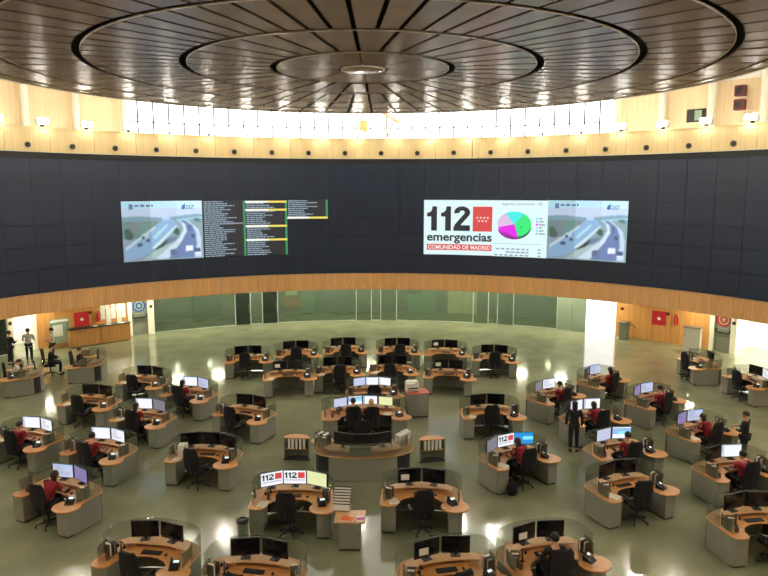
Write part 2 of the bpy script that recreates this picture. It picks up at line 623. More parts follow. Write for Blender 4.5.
for a0, a1, m in ((-19.65, -17.4, 'darkglass'), (-15.6, -13.3, 'darkglass'), (-1.2, 1.14, 'glass'), (2.6, 5.05, 'glass'), (16.9, 19.2, 'glass'), (20.6, 23.0, 'glass')):
    glass_door(a0, a1, m)


def steel_door(a0, a1, logo):
    dn[0] += 1
    d = empty('door_%d' % dn[0], kind='structure')
    MB().arc(RG + .02, RG + .08, a0, a1, 0, ZB0 + .06, 2).build('door_leaf', M['doorgrey'], d)
    mid = (a0 + a1) / 2
    w = RG * rad(a1 - a0)

    def at(x, z, off):
        return pol(RG + off, mid) + Vector((x * cos(rad(mid)), -x * sin(rad(mid)), z))
    # round emblem: disc, ring and a bar below it
    Rm = Matrix.Rotation(-rad(mid), 4, 'Z') @ Matrix.Rotation(pi / 2, 4, 'X')
    for r0, mm, off in ((.36, logo, .012), (.27, M['pale'], .008), (.20, logo, .004), (.10, M['pale'], .0)):
        c = at(0, 1.70, off)
        MB().lathe([(r0, -.004), (r0, .004)], 24, c, Rm).build('emblem', mm, d)
    for dx in (-.16, 0, .16):
        c = at(dx, 1.24, .012)
        MB().box(c.x, c.y, c.z, .12, .01, .05, -rad(mid)).build('emblem_bar', M['pale'], d)
    pts = [at(-w * .42, 1.22, 0), at(-w * .42, 1.06, -.06), at(-w * .30, 1.02, -.09), at(w * .30, 1.02, -.09), at(w * .42, 1.06, -.06), at(w * .42, 1.22, 0)]
    MB().tube(pts, .045).build('panic_bar', M['black'], d)


steel_door(-34.45, -32.25, M['blue_logo'])
steel_door(50.75, 52.8, M['red'])
for a in (-31.8, 53.15, -49.9):
    p = pol(RG - .14, a)
    tag(MB().box(p.x, p.y, 1.62, .14, .06, .16, -rad(a)).build('card_reader', M['black'], bevel=.01),
        {-31.8: 'black card reader on column beside door with blue emblem', 53.15: 'black card reader on column beside door with red emblem', -49.9: 'black card reader on column beside bright open doorway'}[a], 'card reader')

# self-glowing panel stands in for a doorway's light, by the wooden wall
lp = MB().arc(RG - .06, RG + .06, 33.65, 37.72, 0.0, ZB0 + .06, 4).build('wall_doorway_glow', M['lit'])
tag(lp, kind='structure')
# bright side rooms, right and left
rm = empty('wall_side_rooms', kind='structure')
for a0, a1 in ((53.5, 60.4), (-49.5, -47.1)):
    MB().arc(RG + 2.2, RG + 2.3, a0 - 1, a1 + 1, 0, ZB0 + .06, 5).build('room_wall', M['plaster'], rm)
    for a in (a0 - 1, a1 + .9):
        MB().arc(RG + .13, RG + 2.2, a, a + .1, 0, ZB0 + .06, 1).build('room_return', M['plaster'], rm)
    MB().arc(RG + .7, RG + 1.6, a0 + .4, a1 - .4, ZB0 + .01, ZB0 + .055, 3).build('room_lamp', M['roomlamp'], rm)

# corridor behind the glass
cr = empty('wall_corridor', kind='structure')
for a0, a1, m, z in ((12.3, 14.35, 'cream', 2.1), (14.42, 16.5, 'cream', 2.1), (6.4, 8.4, 'pale', 2.6), (8.5, 10.6, 'pale', 2.6), (-9.2, -7.2, 'pale', 2.6), (-24.5, -20.5, 'wallgrey', 2.6)):
    MB().arc(RC - .08, RC, a0, a1, 0, z, 2).build('corridor_panel', M[m], cr)
MB().arc(RC - .10, RC - .02, 12.2, 16.6, 2.1, 2.2, 3).build('lintel', M['pale'], cr)
for a, z, w, h, m in ((-10.6, 1.5, .8, .5, 'cream'), (-10.6, .75, 1.2, .7, 'desk'), (7.3, 1.7, .9, .9, 'wallgrey')):
    p = pol(RC - .1, a, z)
    MB().box(p.x, p.y, z, w, .04, h, -rad(a)).build('corridor_notice', M[m], cr)
for k in range(-6, 7):
    a = 4.6 * k
    p = pol(25.2, a, ZB0 + .04)
    MB().lathe([(.16, -.012), (.16, 0)], 14, p).build('corridor_lamp', M['soff'], so)

# ------------------------------------------------------------------ floodlights and dark ports on the parapet
lens = None
for k in range(-10, 11):
    pass


def make_flood():
    t = empty('floodlight')
    MB().box(0, .0, .05, .10, .16, .10).build('bracket', M['plastic'], t)
    h = MB()
    h.add([(-.22, -.14, .10), (.22, -.14, .10), (.22, .16, .10), (-.22, .16, .10), (-.28, -.14, .42), (.28, -.14, .42), (.22, .16, .34), (-.22, .16, .34)],
          [(0, 3, 2, 1), (4, 5, 6, 7), (0, 1, 5, 4), (2, 3, 7, 6), (1, 2, 6, 5), (0, 4, 7, 3)]).build('housing', M['chrome'], t)
    MB().box(0, -.152, .27, .48, .012, .26, 0, -.18).build('lens', M['lamp'], t)
    MB().box(0, .165, .24, .34, .012, .18).build('added_rear_glow', M['wallfill'], t)  # added glowing face to brighten the gallery wall, no real lens
    return t


freeze('flood', make_flood())
ORD = ['first', 'second', 'third', 'fourth', 'fifth', 'sixth', 'seventh', 'eighth', 'ninth', 'tenth', 'eleventh', 'twelfth', 'thirteenth', 'fourteenth', 'fifteenth', 'sixteenth', 'seventeenth', 'eighteenth', 'nineteenth', 'twentieth', 'twenty-first', 'twenty-second']
i_vis = 0
for k in range(-30, 30):
    a = 6 * k - .9
    if abs(abs(a) - 180) < 30:
        continue
    vis = abs(a) < 62
    p = pol(RW + .02, a, ZP1 + .04)
    if vis:
        lab = 'bright floodlight on the gallery parapet, %s along the far arc from the left' % ORD[i_vis]
        i_vis += 1
    else:
        lab = 'bright floodlight on the gallery parapet beyond the side walls'
    spawn('flood', p, -rad(a), lab, 'floodlight', 'floodlights along the gallery parapet')
q = None
n = 0
for k in range(-10, 10):
    a = 6 * k + 2.95
    p = pol(RW - .045, a, 10.33)
    Rm = Matrix.Rotation(-rad(a), 4, 'Z') @ Matrix.Rotation(pi / 2, 4, 'X')
    t = empty('wall_port', p, -rad(a))
    MB().lathe([(.115, -.0), (.135, .02), (.135, -.02)], 20, (0, 0, 0), Matrix.Rotation(pi / 2, 4, 'X')).build('collar', M['bronze'], t)
    MB().lathe([(.10, .0), (.10, .024)], 18, (0, 0, 0), Matrix.Rotation(pi / 2, 4, 'X')).build('port_disc', M['black'], t)
    tag(t, 'small dark round port in the pale parapet, %s from the left' % ORD[n], 'port', 'round ports along the parapet')
    n += 1


# ------------------------------------------------------------------ video screens (flat pictures on the curved wall)
def cyl(a, z, r):
    return pol(r, a, z)


class Scr:
    """collects flat shapes in (azimuth degrees, z) on the wall's curve"""

    def __init__(s, r):
        s.r = r
        s.mb = MB()

    def rect(s, a0, a1, z0, z1):
        n = max(1, int(abs(a1 - a0) / 1.0))
        v, f = [], []
        for i in range(n + 1):
            a = a0 + (a1 - a0) * i / n
            v += [cyl(a, z0, s.r), cyl(a, z1, s.r)]
        for i in range(n):
            f.append((2 * i, 2 * i + 1, 2 * i + 3, 2 * i + 2))
        s.mb.add(v, f)
        return s

    def poly(s, pts):
        s.mb.add([cyl(a, z, s.r) for a, z in pts], [tuple(range(len(pts)))])
        return s

    def text(s, txt, a0, a1, z0, z1, bold=0.0, sx=None):
        c = bpy.data.curves.new('t', 'FONT')
        c.body = txt
        c.offset = bold
        c.resolution_u = 3
        o = bpy.data.objects.new('t', c)
        COL.objects.link(o)
        bpy.context.view_layer.update()
        me = bpy.data.meshes.new_from_object(o.evaluated_get(bpy.context.evaluated_depsgraph_get()))
        xs = [v.co.x for v in me.vertices]
        ys = [v.co.y for v in me.vertices]
        x0, x1, y0, y1 = min(xs), max(xs), min(ys), max(ys)
        s.mb.add([cyl(a0 + (v.co.x - x0) / (x1 - x0) * (a1 - a0), z0 + (v.co.y - y0) / (y1 - y0) * (z1 - z0), s.r) for v in me.vertices],
                 [tuple(p.vertices) for p in me.polygons])
        bpy.data.objects.remove(o)
        bpy.data.curves.remove(c)
        bpy.data.meshes.remove(me)
        return s

    def done(s, name, m, parent):
        o = s.mb.build(name, m, parent)
        if name == 'lettering':
            o['kind'] = 'stuff'
        return o


R0 = RW - .03


def plate(parent, a0, a1, z0, z1, m, name='screen_face'):
    return MB().arc(R0, RW - .002, a0, a1, z0, z1, max(2, int((a1 - a0) / 1.0))).build(name, m, parent)


def inpoly(x, y, P):
    c = False
    j = len(P) - 1
    for i in range(len(P)):
        if (P[i][1] > y) != (P[j][1] > y) and x < (P[j][0] - P[i][0]) * (y - P[i][1]) / (P[j][1] - P[i][1]) + P[i][0]:
            c = not c
        j = i
    return c


def road_colour(x, y):
    """the traffic-camera picture, x 0..1 from the left, y 0..1 from the top"""
    X, Y = 80 + x * 635, 40 + y * 470
    c = (185, 228, 240)
    if Y < 110:
        c = (180 + 20 * x, 232, 246)
    if 100 <= Y < 170:
        c = (196, 214, 240)
    hill = 165 - 25 * max(0, x - .55) - 18 * sin(x * 9) * .4
    if Y > hill:
        c = (128, 164, 184)
    if Y > 195:
        c = (136, 164, 172)
    if Y > 195 and X < 360:
        c = (116 + 10 * sin(X * .04 + Y * .03), 146 + 8 * sin(X * .03), 146)
    if Y > 330 and X < 300:
        c = (150, 168, 190)
    for P, k in ROAD:
        if inpoly(X, Y, P):
            c = k
    g = 6 * sin(X * .9) * sin(Y * .7)
    t = (0.90, 1.0, 1.05)[0 if x < .35 else 1 if x < .68 else 2]
    t2 = 1.0 if Y > 300 else 1.02
    return [min(255, max(0, (v + g) * t * t2)) for v in c]


ROAD = [
    ([(90, 430), (220, 330), (360, 215), (430, 175), (480, 190), (520, 240), (470, 300), (320, 425), (240, 470), (95, 505)], (142, 182, 220)),
    ([(100, 398), (330, 240), (345, 246), (100, 425)], (206, 226, 240)),
    ([(300, 410), (500, 235), (512, 245), (330, 425)], (206, 232, 240)),
    ([(310, 330), (420, 225), (440, 235), (330, 345)], (178, 220, 236)),
    ([(315, 428), (425, 345), (450, 335), (372, 430)], (48, 62, 66)),
    ([(430, 345), (520, 315), (470, 370), (400, 420)], (108, 128, 160)),
    ([(320, 432), (480, 365), (430, 430), (390, 500), (230, 505)], (168, 196, 196)),
    ([(330, 500), (520, 340), (560, 270), (545, 215), (500, 195), (525, 190), (575, 225), (585, 285), (545, 360), (430, 500)], (202, 224, 240)),
    ([(440, 500), (548, 360), (588, 285), (580, 230), (530, 195), (560, 195), (630, 240), (655, 300), (660, 390), (640, 500)], (106, 128, 176)),
    ([(640, 500), (664, 390), (658, 300), (632, 240), (570, 195), (600, 200), (680, 270), (700, 350), (700, 500)], (196, 214, 236)),
    ([(500, 190), (715, 165), (715, 185), (520, 200)], (150, 205, 222)),
    ([(475, 285), (500, 255), (530, 275), (525, 315), (490, 305)], (62, 92, 84)),
    ([(95, 255), (130, 250), (165, 300), (155, 340), (100, 335)], (66, 98, 84)),
    ([(640, 185), (690, 180), (700, 215), (650, 205)], (90, 120, 130)),
    ([(570, 405), (630, 402), (632, 445), (572, 450)], (232, 240, 246)),
    ([(640, 425), (690, 425), (690, 455), (640, 458)], (70, 90, 130)),
    ([(640, 462), (690, 460), (690, 474), (640, 476)], (225, 235, 245)),
    ([(230, 300), (275, 288), (280, 320), (235, 335)], (210, 226, 236)),
    ([(228, 318), (250, 312), (250, 334), (230, 338)], (50, 70, 90)),
    ([(262, 342), (290, 336), (290, 356), (264, 362)], (46, 62, 92)),
    ([(190, 376), (226, 366), (228, 390), (192, 396)], (56, 74, 104)),
    ([(622, 316), (642, 314), (644, 336), (624, 338)], (52, 66, 100)),
    ([(600, 240), (612, 238), (614, 258), (601, 260)], (58, 74, 108)),
    ([(606, 270), (616, 268), (618, 284), (607, 286)], (60, 76, 110)),
    ([(450, 430), (495, 428), (490, 470), (445, 475)], (92, 112, 140)),
    ([(390, 172), (450, 165), (455, 190), (395, 195)], (178, 214, 244)),
]


def traffic(a0, a1, z0, z1, label):
    t = empty('video_screen', pol(R0, (a0 + a1) / 2, (z0 + z1) / 2) * 0)
    tag(t, label, 'video screen', 'pictures shown on the video wall')
    plate(t, a0, a1, z0, z1, M['v_dark'])
    nx, ny = 128, 96
    r = R0 - .008
    me = bpy.data.meshes.new('traffic_picture')
    vv = [tuple(cyl(a0 + (a1 - a0) * i / nx, z1 + (z0 - z1) * j / ny, r)) for j in range(ny + 1) for i in range(nx + 1)]
    ff = [(j * (nx + 1) + i, (j + 1) * (nx + 1) + i, (j + 1) * (nx + 1) + i + 1, j * (nx + 1) + i + 1) for j in range(ny) for i in range(nx)]
    me.from_pydata(vv, [], ff)
    ca = me.color_attributes.new('picture', 'FLOAT_COLOR', 'CORNER')
    buf = []
    G = [[road_colour((i + .5) / nx, (j + .5) / ny) for i in range(nx)] for j in range(ny)]
    for _ in range(1):
        G = [[[sum(G[min(ny - 1, max(0, j + dj))][min(nx - 1, max(0, i + di))][c] for dj in (-1, 0, 1) for di in (-1, 0, 1)) / 9 for c in range(3)] for i in range(nx)] for j in range(ny)]
    for j in range(ny):
        for i in range(nx):
            k = srgb(*G[j][i])
            buf += [*k, 1.0] * 4
    ca.data.foreach_set('color', buf)
    m = bpy.data.materials.get('traffic_picture')
    if not m:
        m = emis('traffic_picture', (1, 1, 1), 1.0)
        nd = m.node_tree.nodes.new('ShaderNodeVertexColor')
        nd.layer_name = 'picture'
        m.node_tree.links.new(nd.outputs['Color'], m.node_tree.nodes['Principled BSDF'].inputs['Emission Color'])
    me.materials.append(m)
    link('traffic_picture', me, t)
    A = lambda x: a0 + (a1 - a0) * x
    Z = lambda y: z1 + (z0 - z1) * y
    r2 = R0 - .016
    s = Scr(r2)
    s.text('DGT', A(.80), A(.90), Z(.145), Z(.075), .02)
    s.done('lettering', M['blue_logo_e'], t)
    s = Scr(r2)
    s.poly([(A(.735), Z(.13)), (A(.75), Z(.075)), (A(.775), Z(.06)), (A(.79), Z(.035)), (A(.785), Z(.09)), (A(.79), Z(.13)), (A(.76), Z(.15))])
    s.done('emblem', M['blue_logo_e'], t)
    s = Scr(r2)
    s.rect(A(.09), A(.14), Z(.135), Z(.05))
    s.rect(A(.16), A(.20), Z(.095), Z(.06)).rect(A(.205), A(.215), Z(.095), Z(.055)).rect(A(.23), A(.28), Z(.095), Z(.055)).rect(A(.30), A(.35), Z(.095), Z(.06)).rect(A(.365), A(.385), Z(.095), Z(.055))
    s.done('caption', M['caption_e'], t)
    return t


M['blue_logo_e'] = emis('logo_blue', srgb(40, 120, 180), 1.0)
M['caption_e'] = emis('caption_grey', srgb(90, 110, 160), 1.0)
traffic(-38.7, -26.45, 4.73, 7.76, 'wall screen with motorway traffic picture beside the scrolling text lists')
traffic(30.45, 42.8, 4.72, 7.78, 'wall screen with motorway traffic picture beside the pie chart')


def listing(a0, a1, z1, z0, rows, wl, seed, label, yel=(), edge=True, grey=None):
    rr = random.Random(seed)
    t = empty('video_screen')
    tag(t, label, 'video screen', 'pictures shown on the video wall')
    plate(t, a0, a1, z0, z1, M['v_dark'])
    s = Scr(R0 - .008)
    h = (z1 - z0) / rows
    for i in range(rows):
        zc = z1 - h * (i + .5)
        end = a0 + (a1 - a0) * (rr.uniform(*wl))
        x = a0 + .18
        while x < end:
            w = rr.uniform(.25, .75)
            s.rect(x, min(x + w, end), zc - h * .24, zc + h * .20)
            x += w + rr.uniform(.05, .14)
    o = s.done('text_lines', M['v_text'], t)
    o['kind'] = 'stuff'
    if edge:
        s = Scr(R0 - .010)
        s.rect(a1 - .32, a1 + .0, z0, z1)
        s.done('green_bar', M['v_green'], t)
    for y in yel:
        zc = z1 - (z1 - z0) * y
        s = Scr(R0 - .012)
        s.rect(a0 + .02, a0 + (a1 - a0) * .55, zc - .055, zc + .055)
        s.done('row_highlight', M['v_pale'], t)
        s = Scr(R0 - .012)
        s.rect(a0 + (a1 - a0) * .55, a1 - .05, zc - .055, zc + .055)
        s.done('row_highlight', M['v_yel'], t)
    if grey:
        zc = z1 - (z1 - z0) * grey
        s = Scr(R0 - .010)
        s.rect(a0 + (a1 - a0) * .5, a1 - .4, zc - .03, zc + .03)
        s.done('row_highlight', M['scr_text'], t)


listing(-26.35, -19.60, 7.75, 4.74, 28, (.38, .80), 3, 'dark wall screen with a list of white text beside the motorway picture', grey=.405)
listing(-19.58, -12.78, 7.75, 4.74, 28, (.35, .72), 5, 'dark wall screen with text list crossed by four yellow rows', yel=(.025, .17, .465, .715))
listing(-12.76, -6.0, 7.77, 6.72, 10, (.40, .80), 8, 'small dark wall screen with short text list and one yellow row', yel=(.94,))

# the emergency-number logo screen
A0, A1 = 10.13, 21.68


def logo112(t, A, Z, r, mdark, mred, mstar, parts):
    """heavy digits, red flag with seven stars; A, Z map 0..1 picture coordinates"""
    def one(x, w):
        return [(x, .305), (x + w * .45, .115), (x + w, .115), (x + w, .56), (x + w * .42, .56), (x + w * .42, .275), (x, .275 + .03)]
    for x in (.045, .235):
        s = Scr(r)
        w = .135
        s.poly([(A(a), Z(b)) for a, b in ((x, .235), (x + w * .30, .22), (x + w * .48, .185), (x + w * .55, .115), (x + w, .115), (x + w, .56), (x + w * .42, .56), (x + w * .42, .30), (x, .30))])
        s.done('digit_one', mdark, t)
    s = Scr(r)
    cx, cy, ro_, ri = .520, .225, .108, .035
    ay = 1.05
    out, inn = [], []
    for i in range(15):
        th = rad(190 - i * 15.4)
        out.append((cx + ro_ * cos(th), cy - ro_ * ay * sin(th)))
        inn.append((cx + ri * cos(th), cy - ri * ay * sin(th)))
    out += [(.50, .455), (.628, .455), (.628, .56)]
    inn += [(.425, .44), (.405, .50), (.405, .56)]
    for i in range(len(out) - 1):
        s.poly([(A(a), Z(b)) for a, b in (out[i], out[i + 1], inn[i + 1], inn[i])])
    s.done('digit_two', mdark, t)
    s = Scr(r)
    s.rect(A(.665), A(.925), Z(.565), Z(.115))
    s.done('red_flag', mred, t)
    for k in range(7):
        x = .725 + .047 * k if k < 4 else .748 + .047 * (k - 4)
        y = .315 if k < 4 else .375
        s = Scr(r - .006)
        pts = []
        for j in range(10):
            th = pi / 2 + j * pi / 5
            q = .019 if j % 2 == 0 else .009
            pts.append((A(x + q * cos(th)), Z(y - q * 1.15 * sin(th))))
        s.poly(pts)
        s.done('star', mstar, t)


t = empty('video_screen')
tag(t, 'white wall screen reading 112 emergencias with red starred flag', 'video screen', 'pictures shown on the video wall')
plate(t, A0, A1, 4.72, 7.76, M['v_white'])
A = lambda x: A0 + (A1 - A0) * (.045 + (x - .045) * 1.065)
Z = lambda y: 7.76 + (4.72 - 7.76) * y
logo112(t, A, Z, R0 - .008, M['v_dark'], M['v_red'], M['v_star'], True)
Scr(R0 - .008).text('emergencias', A(.045), A(.925), Z(.795), Z(.600), .028).done('lettering', M['v_dark'], t)
Scr(R0 - .008).rect(A(.045), A(.925), Z(.915), Z(.805)).done('red_strip', M['v_red'], t)
Scr(R0 - .014).text('COMUNIDAD DE MADRID', A(.06), A(.91), Z(.897), Z(.822), .02).done('lettering', M['v_star'], t)

# pie chart screen
B0, B1 = 21.7, 30.43
t = empty('video_screen')
tag(t, 'white wall screen with green and magenta pie chart headed Agentes presentes', 'video screen', 'pictures shown on the video wall')
plate(t, B0, B1, 4.71, 7.76, M['v_white'])
A = lambda x: B0 + (B1 - B0) * x
Z = lambda y: 7.76 + (4.71 - 7.76) * y
Scr(R0 - .008).text('Agentes presentes : 92', A(.15), A(.90), Z(.10), Z(.035), .006).done('lettering', M['scr_text'], t)
cx, cy, rx, ry = .39, .42, .315, .225


def slice_(th0, th1, m, name, dy=0.0, r=R0 - .010):
    s = Scr(r)
    pts = [(A(cx), Z(cy + dy))]
    n = 14
    for i in range(n + 1):
        th = rad(th0 + (th1 - th0) * i / n)
        pts.append((A(cx + rx * cos(th)), Z(cy + dy - ry * sin(th))))
    s.poly(pts)
    s.done(name, m, t)


slice_(195, 283, M['p_magd'], 'pie_edge', .045, R0 - .006)
slice_(-77, 0, M['p_greend'], 'pie_edge', .045, R0 - .006)
slice_(-77, 55, M['p_green'], 'pie_slice')
slice_(55, 122, M['p_cyan'], 'pie_slice')
slice_(122, 195, M['p_pink'], 'pie_slice')
slice_(195, 283, M['p_mag'], 'pie_slice')
for i, m in enumerate(('p_cyan', 'scr_sky', 'p_mag', 'p_pink', 'p_cyan', 'scr_sky')):
    Scr(R0 - .01).rect(A(.79), A(.83), Z(.33 + .053 * i), Z(.295 + .053 * i)).done('legend_mark', M[m], t)
s = Scr(R0 - .01)
for i in range(6):
    s.rect(A(.85), A(.85 + .05 + .03 * (i % 3)), Z(.327 + .053 * i), Z(.303 + .053 * i))
for i in range(3):
    y = .85 + .055 * i
    x = (.06, .24, .03)[i]
    while x < .66:
        s.rect(A(x), A(min(x + .06 + .02 * (i % 2), .67)), Z(y + .026), Z(y))
        x += .095
    s.rect(A(.84), A(.89), Z(y + .026), Z(y))
s.rect(A(.03), A(.92), Z(.772), Z(.766))
o = s.done('text_lines', M['scr_text'], t)
o['kind'] = 'stuff'


# ------------------------------------------------------------------ workstation
def make_workstation(name, k, arms=True, side=True):
    """horseshoe desk; the user sits at the origin facing +y; k widens it"""
    t = empty(name)
    X = lambda x: x * k
    # outer outline from left arm to right arm
    outer = [(X(-1.03), -.02), (X(-1.03), .36), (X(-1.03), .72)]
    for i in range(1, 16):
        th = pi - pi * i / 16
        outer.append((X(1.03 * cos(th)), .72 + (.50 + .25 * (k - 1)) * sin(th)))
    outer += [(X(1.03), .72), (X(1.03), .30)]
    lobe = []
    cx, cy, rx, ry = X(1.03) - .21, -.10, .35, .32
    for i in range(0, 15):
        th = rad(52 - i * 19.5)
        lobe.append((cx + rx * cos(th), cy + ry * sin(th)))
    inner = [(X(.50), .16), (X(.42), .26), (X(.25), .35), (0, .39), (X(-.25), .36), (X(-.44), .26), (X(-.56), .10), (X(-.585), -.02), (X(-.60), -.12), (X(-.66), -.185)]
    left = [(X(-.80), -.21), (X(-.95), -.18), (X(-1.02), -.10)]
    MB().prism(outer + lobe + inner + left, .70, .735).build('worktop', M['desk'], t, bevel=.010)
    ins = lambda p: (p[0] * .965, .72 + (p[1] - .72) * .965 if p[1] > .72 else p[1])
    # grey side panels with the pedestals behind them
    pl = MB().prism([(X(-.99), -.15), (X(-.64), -.15), (X(-.64), .42), (X(-.99), .60)], .05, .70)
    pl.build('pedestal', M['panel'], t, bevel=.008)
    pr = MB().prism([(X(.99), -.27), (X(.66), -.27), (X(.66), .40), (X(.99), .60)], .05, .70)
    pr.build('pedestal', M['panel'], t, bevel=.008)
    MB().prism([(X(-.97), -.12), (X(-.66), -.12), (X(-.66), .40), (X(-.97), .60)], 0, .05).build('plinth', M['plinth'], t)
    MB().prism([(X(.97), -.24), (X(.68), -.24), (X(.68), .38), (X(.97), .60)], 0, .05).build('plinth', M['plinth'], t)
    o = [ins(p) for p in outer]
    nb = len(o)
    MB().wall([o[0], o[1], o[2], o[3]], -.03, .02, .70).build('side_panel', M['panel'], t)
    MB().wall([o[17], o[18], o[19], (X(.994), -.1)], -.03, .02, .70).build('side_panel', M['panel'], t)
    MB().wall(o[3:7], -.05, .06, .70).build('rear_door', M['black'], t)
    MB().wall(o[14:18], -.05, .06, .70).build('rear_door', M['black'], t)
    MB().wall(o[6:15], -.04, .02, .70).build('back_panel', M['panel'], t)
    # raised shelf for the monitors on two blocks
    sh = []
    for i in range(13):
        th = rad(160 - i * 140 / 12)
        sh.append((X(.86) * cos(th), .60 + (.47 + .2 * (k - 1)) * sin(th)))
    for i in range(13):
        th = rad(22 + i * 136 / 12)
        sh.append((X(.78) * cos(th) * 1.02, .47 + .22 * sin(th)))
    MB().prism(sh, .81, .835).build('monitor_shelf', M['shelf'], t, bevel=.006)
    for x in (-.52, .52):
        MB().box(X(x), .80, .772, .10, .22, .076).build('shelf_block', M['shelf'], t)
    # acrylic screen round the back, with two clamps
    scn = [(p[0] * 1.0, p[1]) for p in outer[1:-1]]
    MB().wall([(p[0] * .985, .72 + (p[1] - .72) * .985 if p[1] > .72 else p[1]) for p in outer[1:nb]], -.008, .735, 1.16).build('acrylic_screen', M['clear'], t)
    # short curved side screens with posts
    for s, y0, y1 in ((-1, .02, .42), (1, .12, .52)):
        pts = [(X(s * .93), y0), (X(s * .955), y0 + .13), (X(s * .955), y0 + .27), (X(s * .93), y1)]
        MB().wall(pts, .01 * s, .75, 1.04).build('side_screen', M['smoke'], t)
        q = MB()
        q.tube([(X(s * .92), y0, .735), (X(s * .92), y0, 1.06)], .016)
        q.build('screen_post', M['chrome'], t)
        q = MB()
        q.tube([(X(s * .92), y1, .735), (X(s * .92), y1, 1.06)], .016)
        q.build('screen_post', M['chrome'], t)
    return t


freeze('desk', make_workstation('workstation', 1.0))
freeze('desk_wide', make_workstation('workstation', 1.42))


# ------------------------------------------------------------------ chair
def make_chair():
    t = empty('office_chair')
    MB().box(0, .0, .47, .48, .47, .09).build('seat', M['fabric'], t, bevel=.035, seg=2, smooth=True)
    b = MB()
    prof = [(.21, .56, -.235), (.25, .70, -.25), (.255, .95, -.265), (.235, 1.14, -.285), (.16, 1.24, -.30)]
    v, f = [], []
    for w, z, y in prof:
        for x, dy in ((-w, .035), (-w * .5, .0), (w * .5, .0), (w, .035)):
            v.append((x, y + dy, z))
        for x, dy in ((w, -.025), (w * .5, -.07), (-w * .5, -.07), (-w, -.025)):
            v.append((x, y + dy, z))
    for i in range(len(prof) - 1):
        for j in range(8):
            a, c = i * 8 + j, i * 8 + (j + 1) % 8
            f.append((a, c, c + 8, a + 8))
    f += [tuple(range(7, -1, -1)), tuple(range((len(prof) - 1) * 8, len(prof) * 8))]
    b.add(v, f).build('backrest', M['fabric'], t, bevel=.012, smooth=True)
    MB().tube([(0, -.15, .43), (0, -.27, .46), (0, -.31, .60), (0, -.31, .75)], .025).build('back_bracket', M['plastic'], t)
    for s in (-1, 1):
        MB().tube([(s * .24, -.05, .46), (s * .29, -.05, .50), (s * .29, -.05, .66)], .02).tube([(s * .29, -.17, .675), (s * .29, .12, .675)], .028).build('armrest', M['plastic'], t, smooth=True)
    MB().lathe([(.05, .10), (.05, .17), (.026, .18), (.026, .38), (.08, .40), (.10, .425)], 12).build('gas_column', M['plastic'], t, smooth=True)
    for i in range(5):
        a = rad(72 * i + 18)
        p = MB().tube([(.03 * cos(a), .03 * sin(a), .12), (.18 * cos(a), .18 * sin(a), .105), (.30 * cos(a), .30 * sin(a), .075)], [.03, .024, .018]).build('leg', M['plastic'], t)
        MB().lathe([(.028, -.02), (.03, 0), (.028, .02)], 10, (.30 * cos(a), .30 * sin(a), .031), Matrix.Rotation(a, 4, 'Z') @ Matrix.Rotation(pi / 2, 4, 'X')).build('caster', M['black'], p)
    return t


freeze('chair', make_chair())


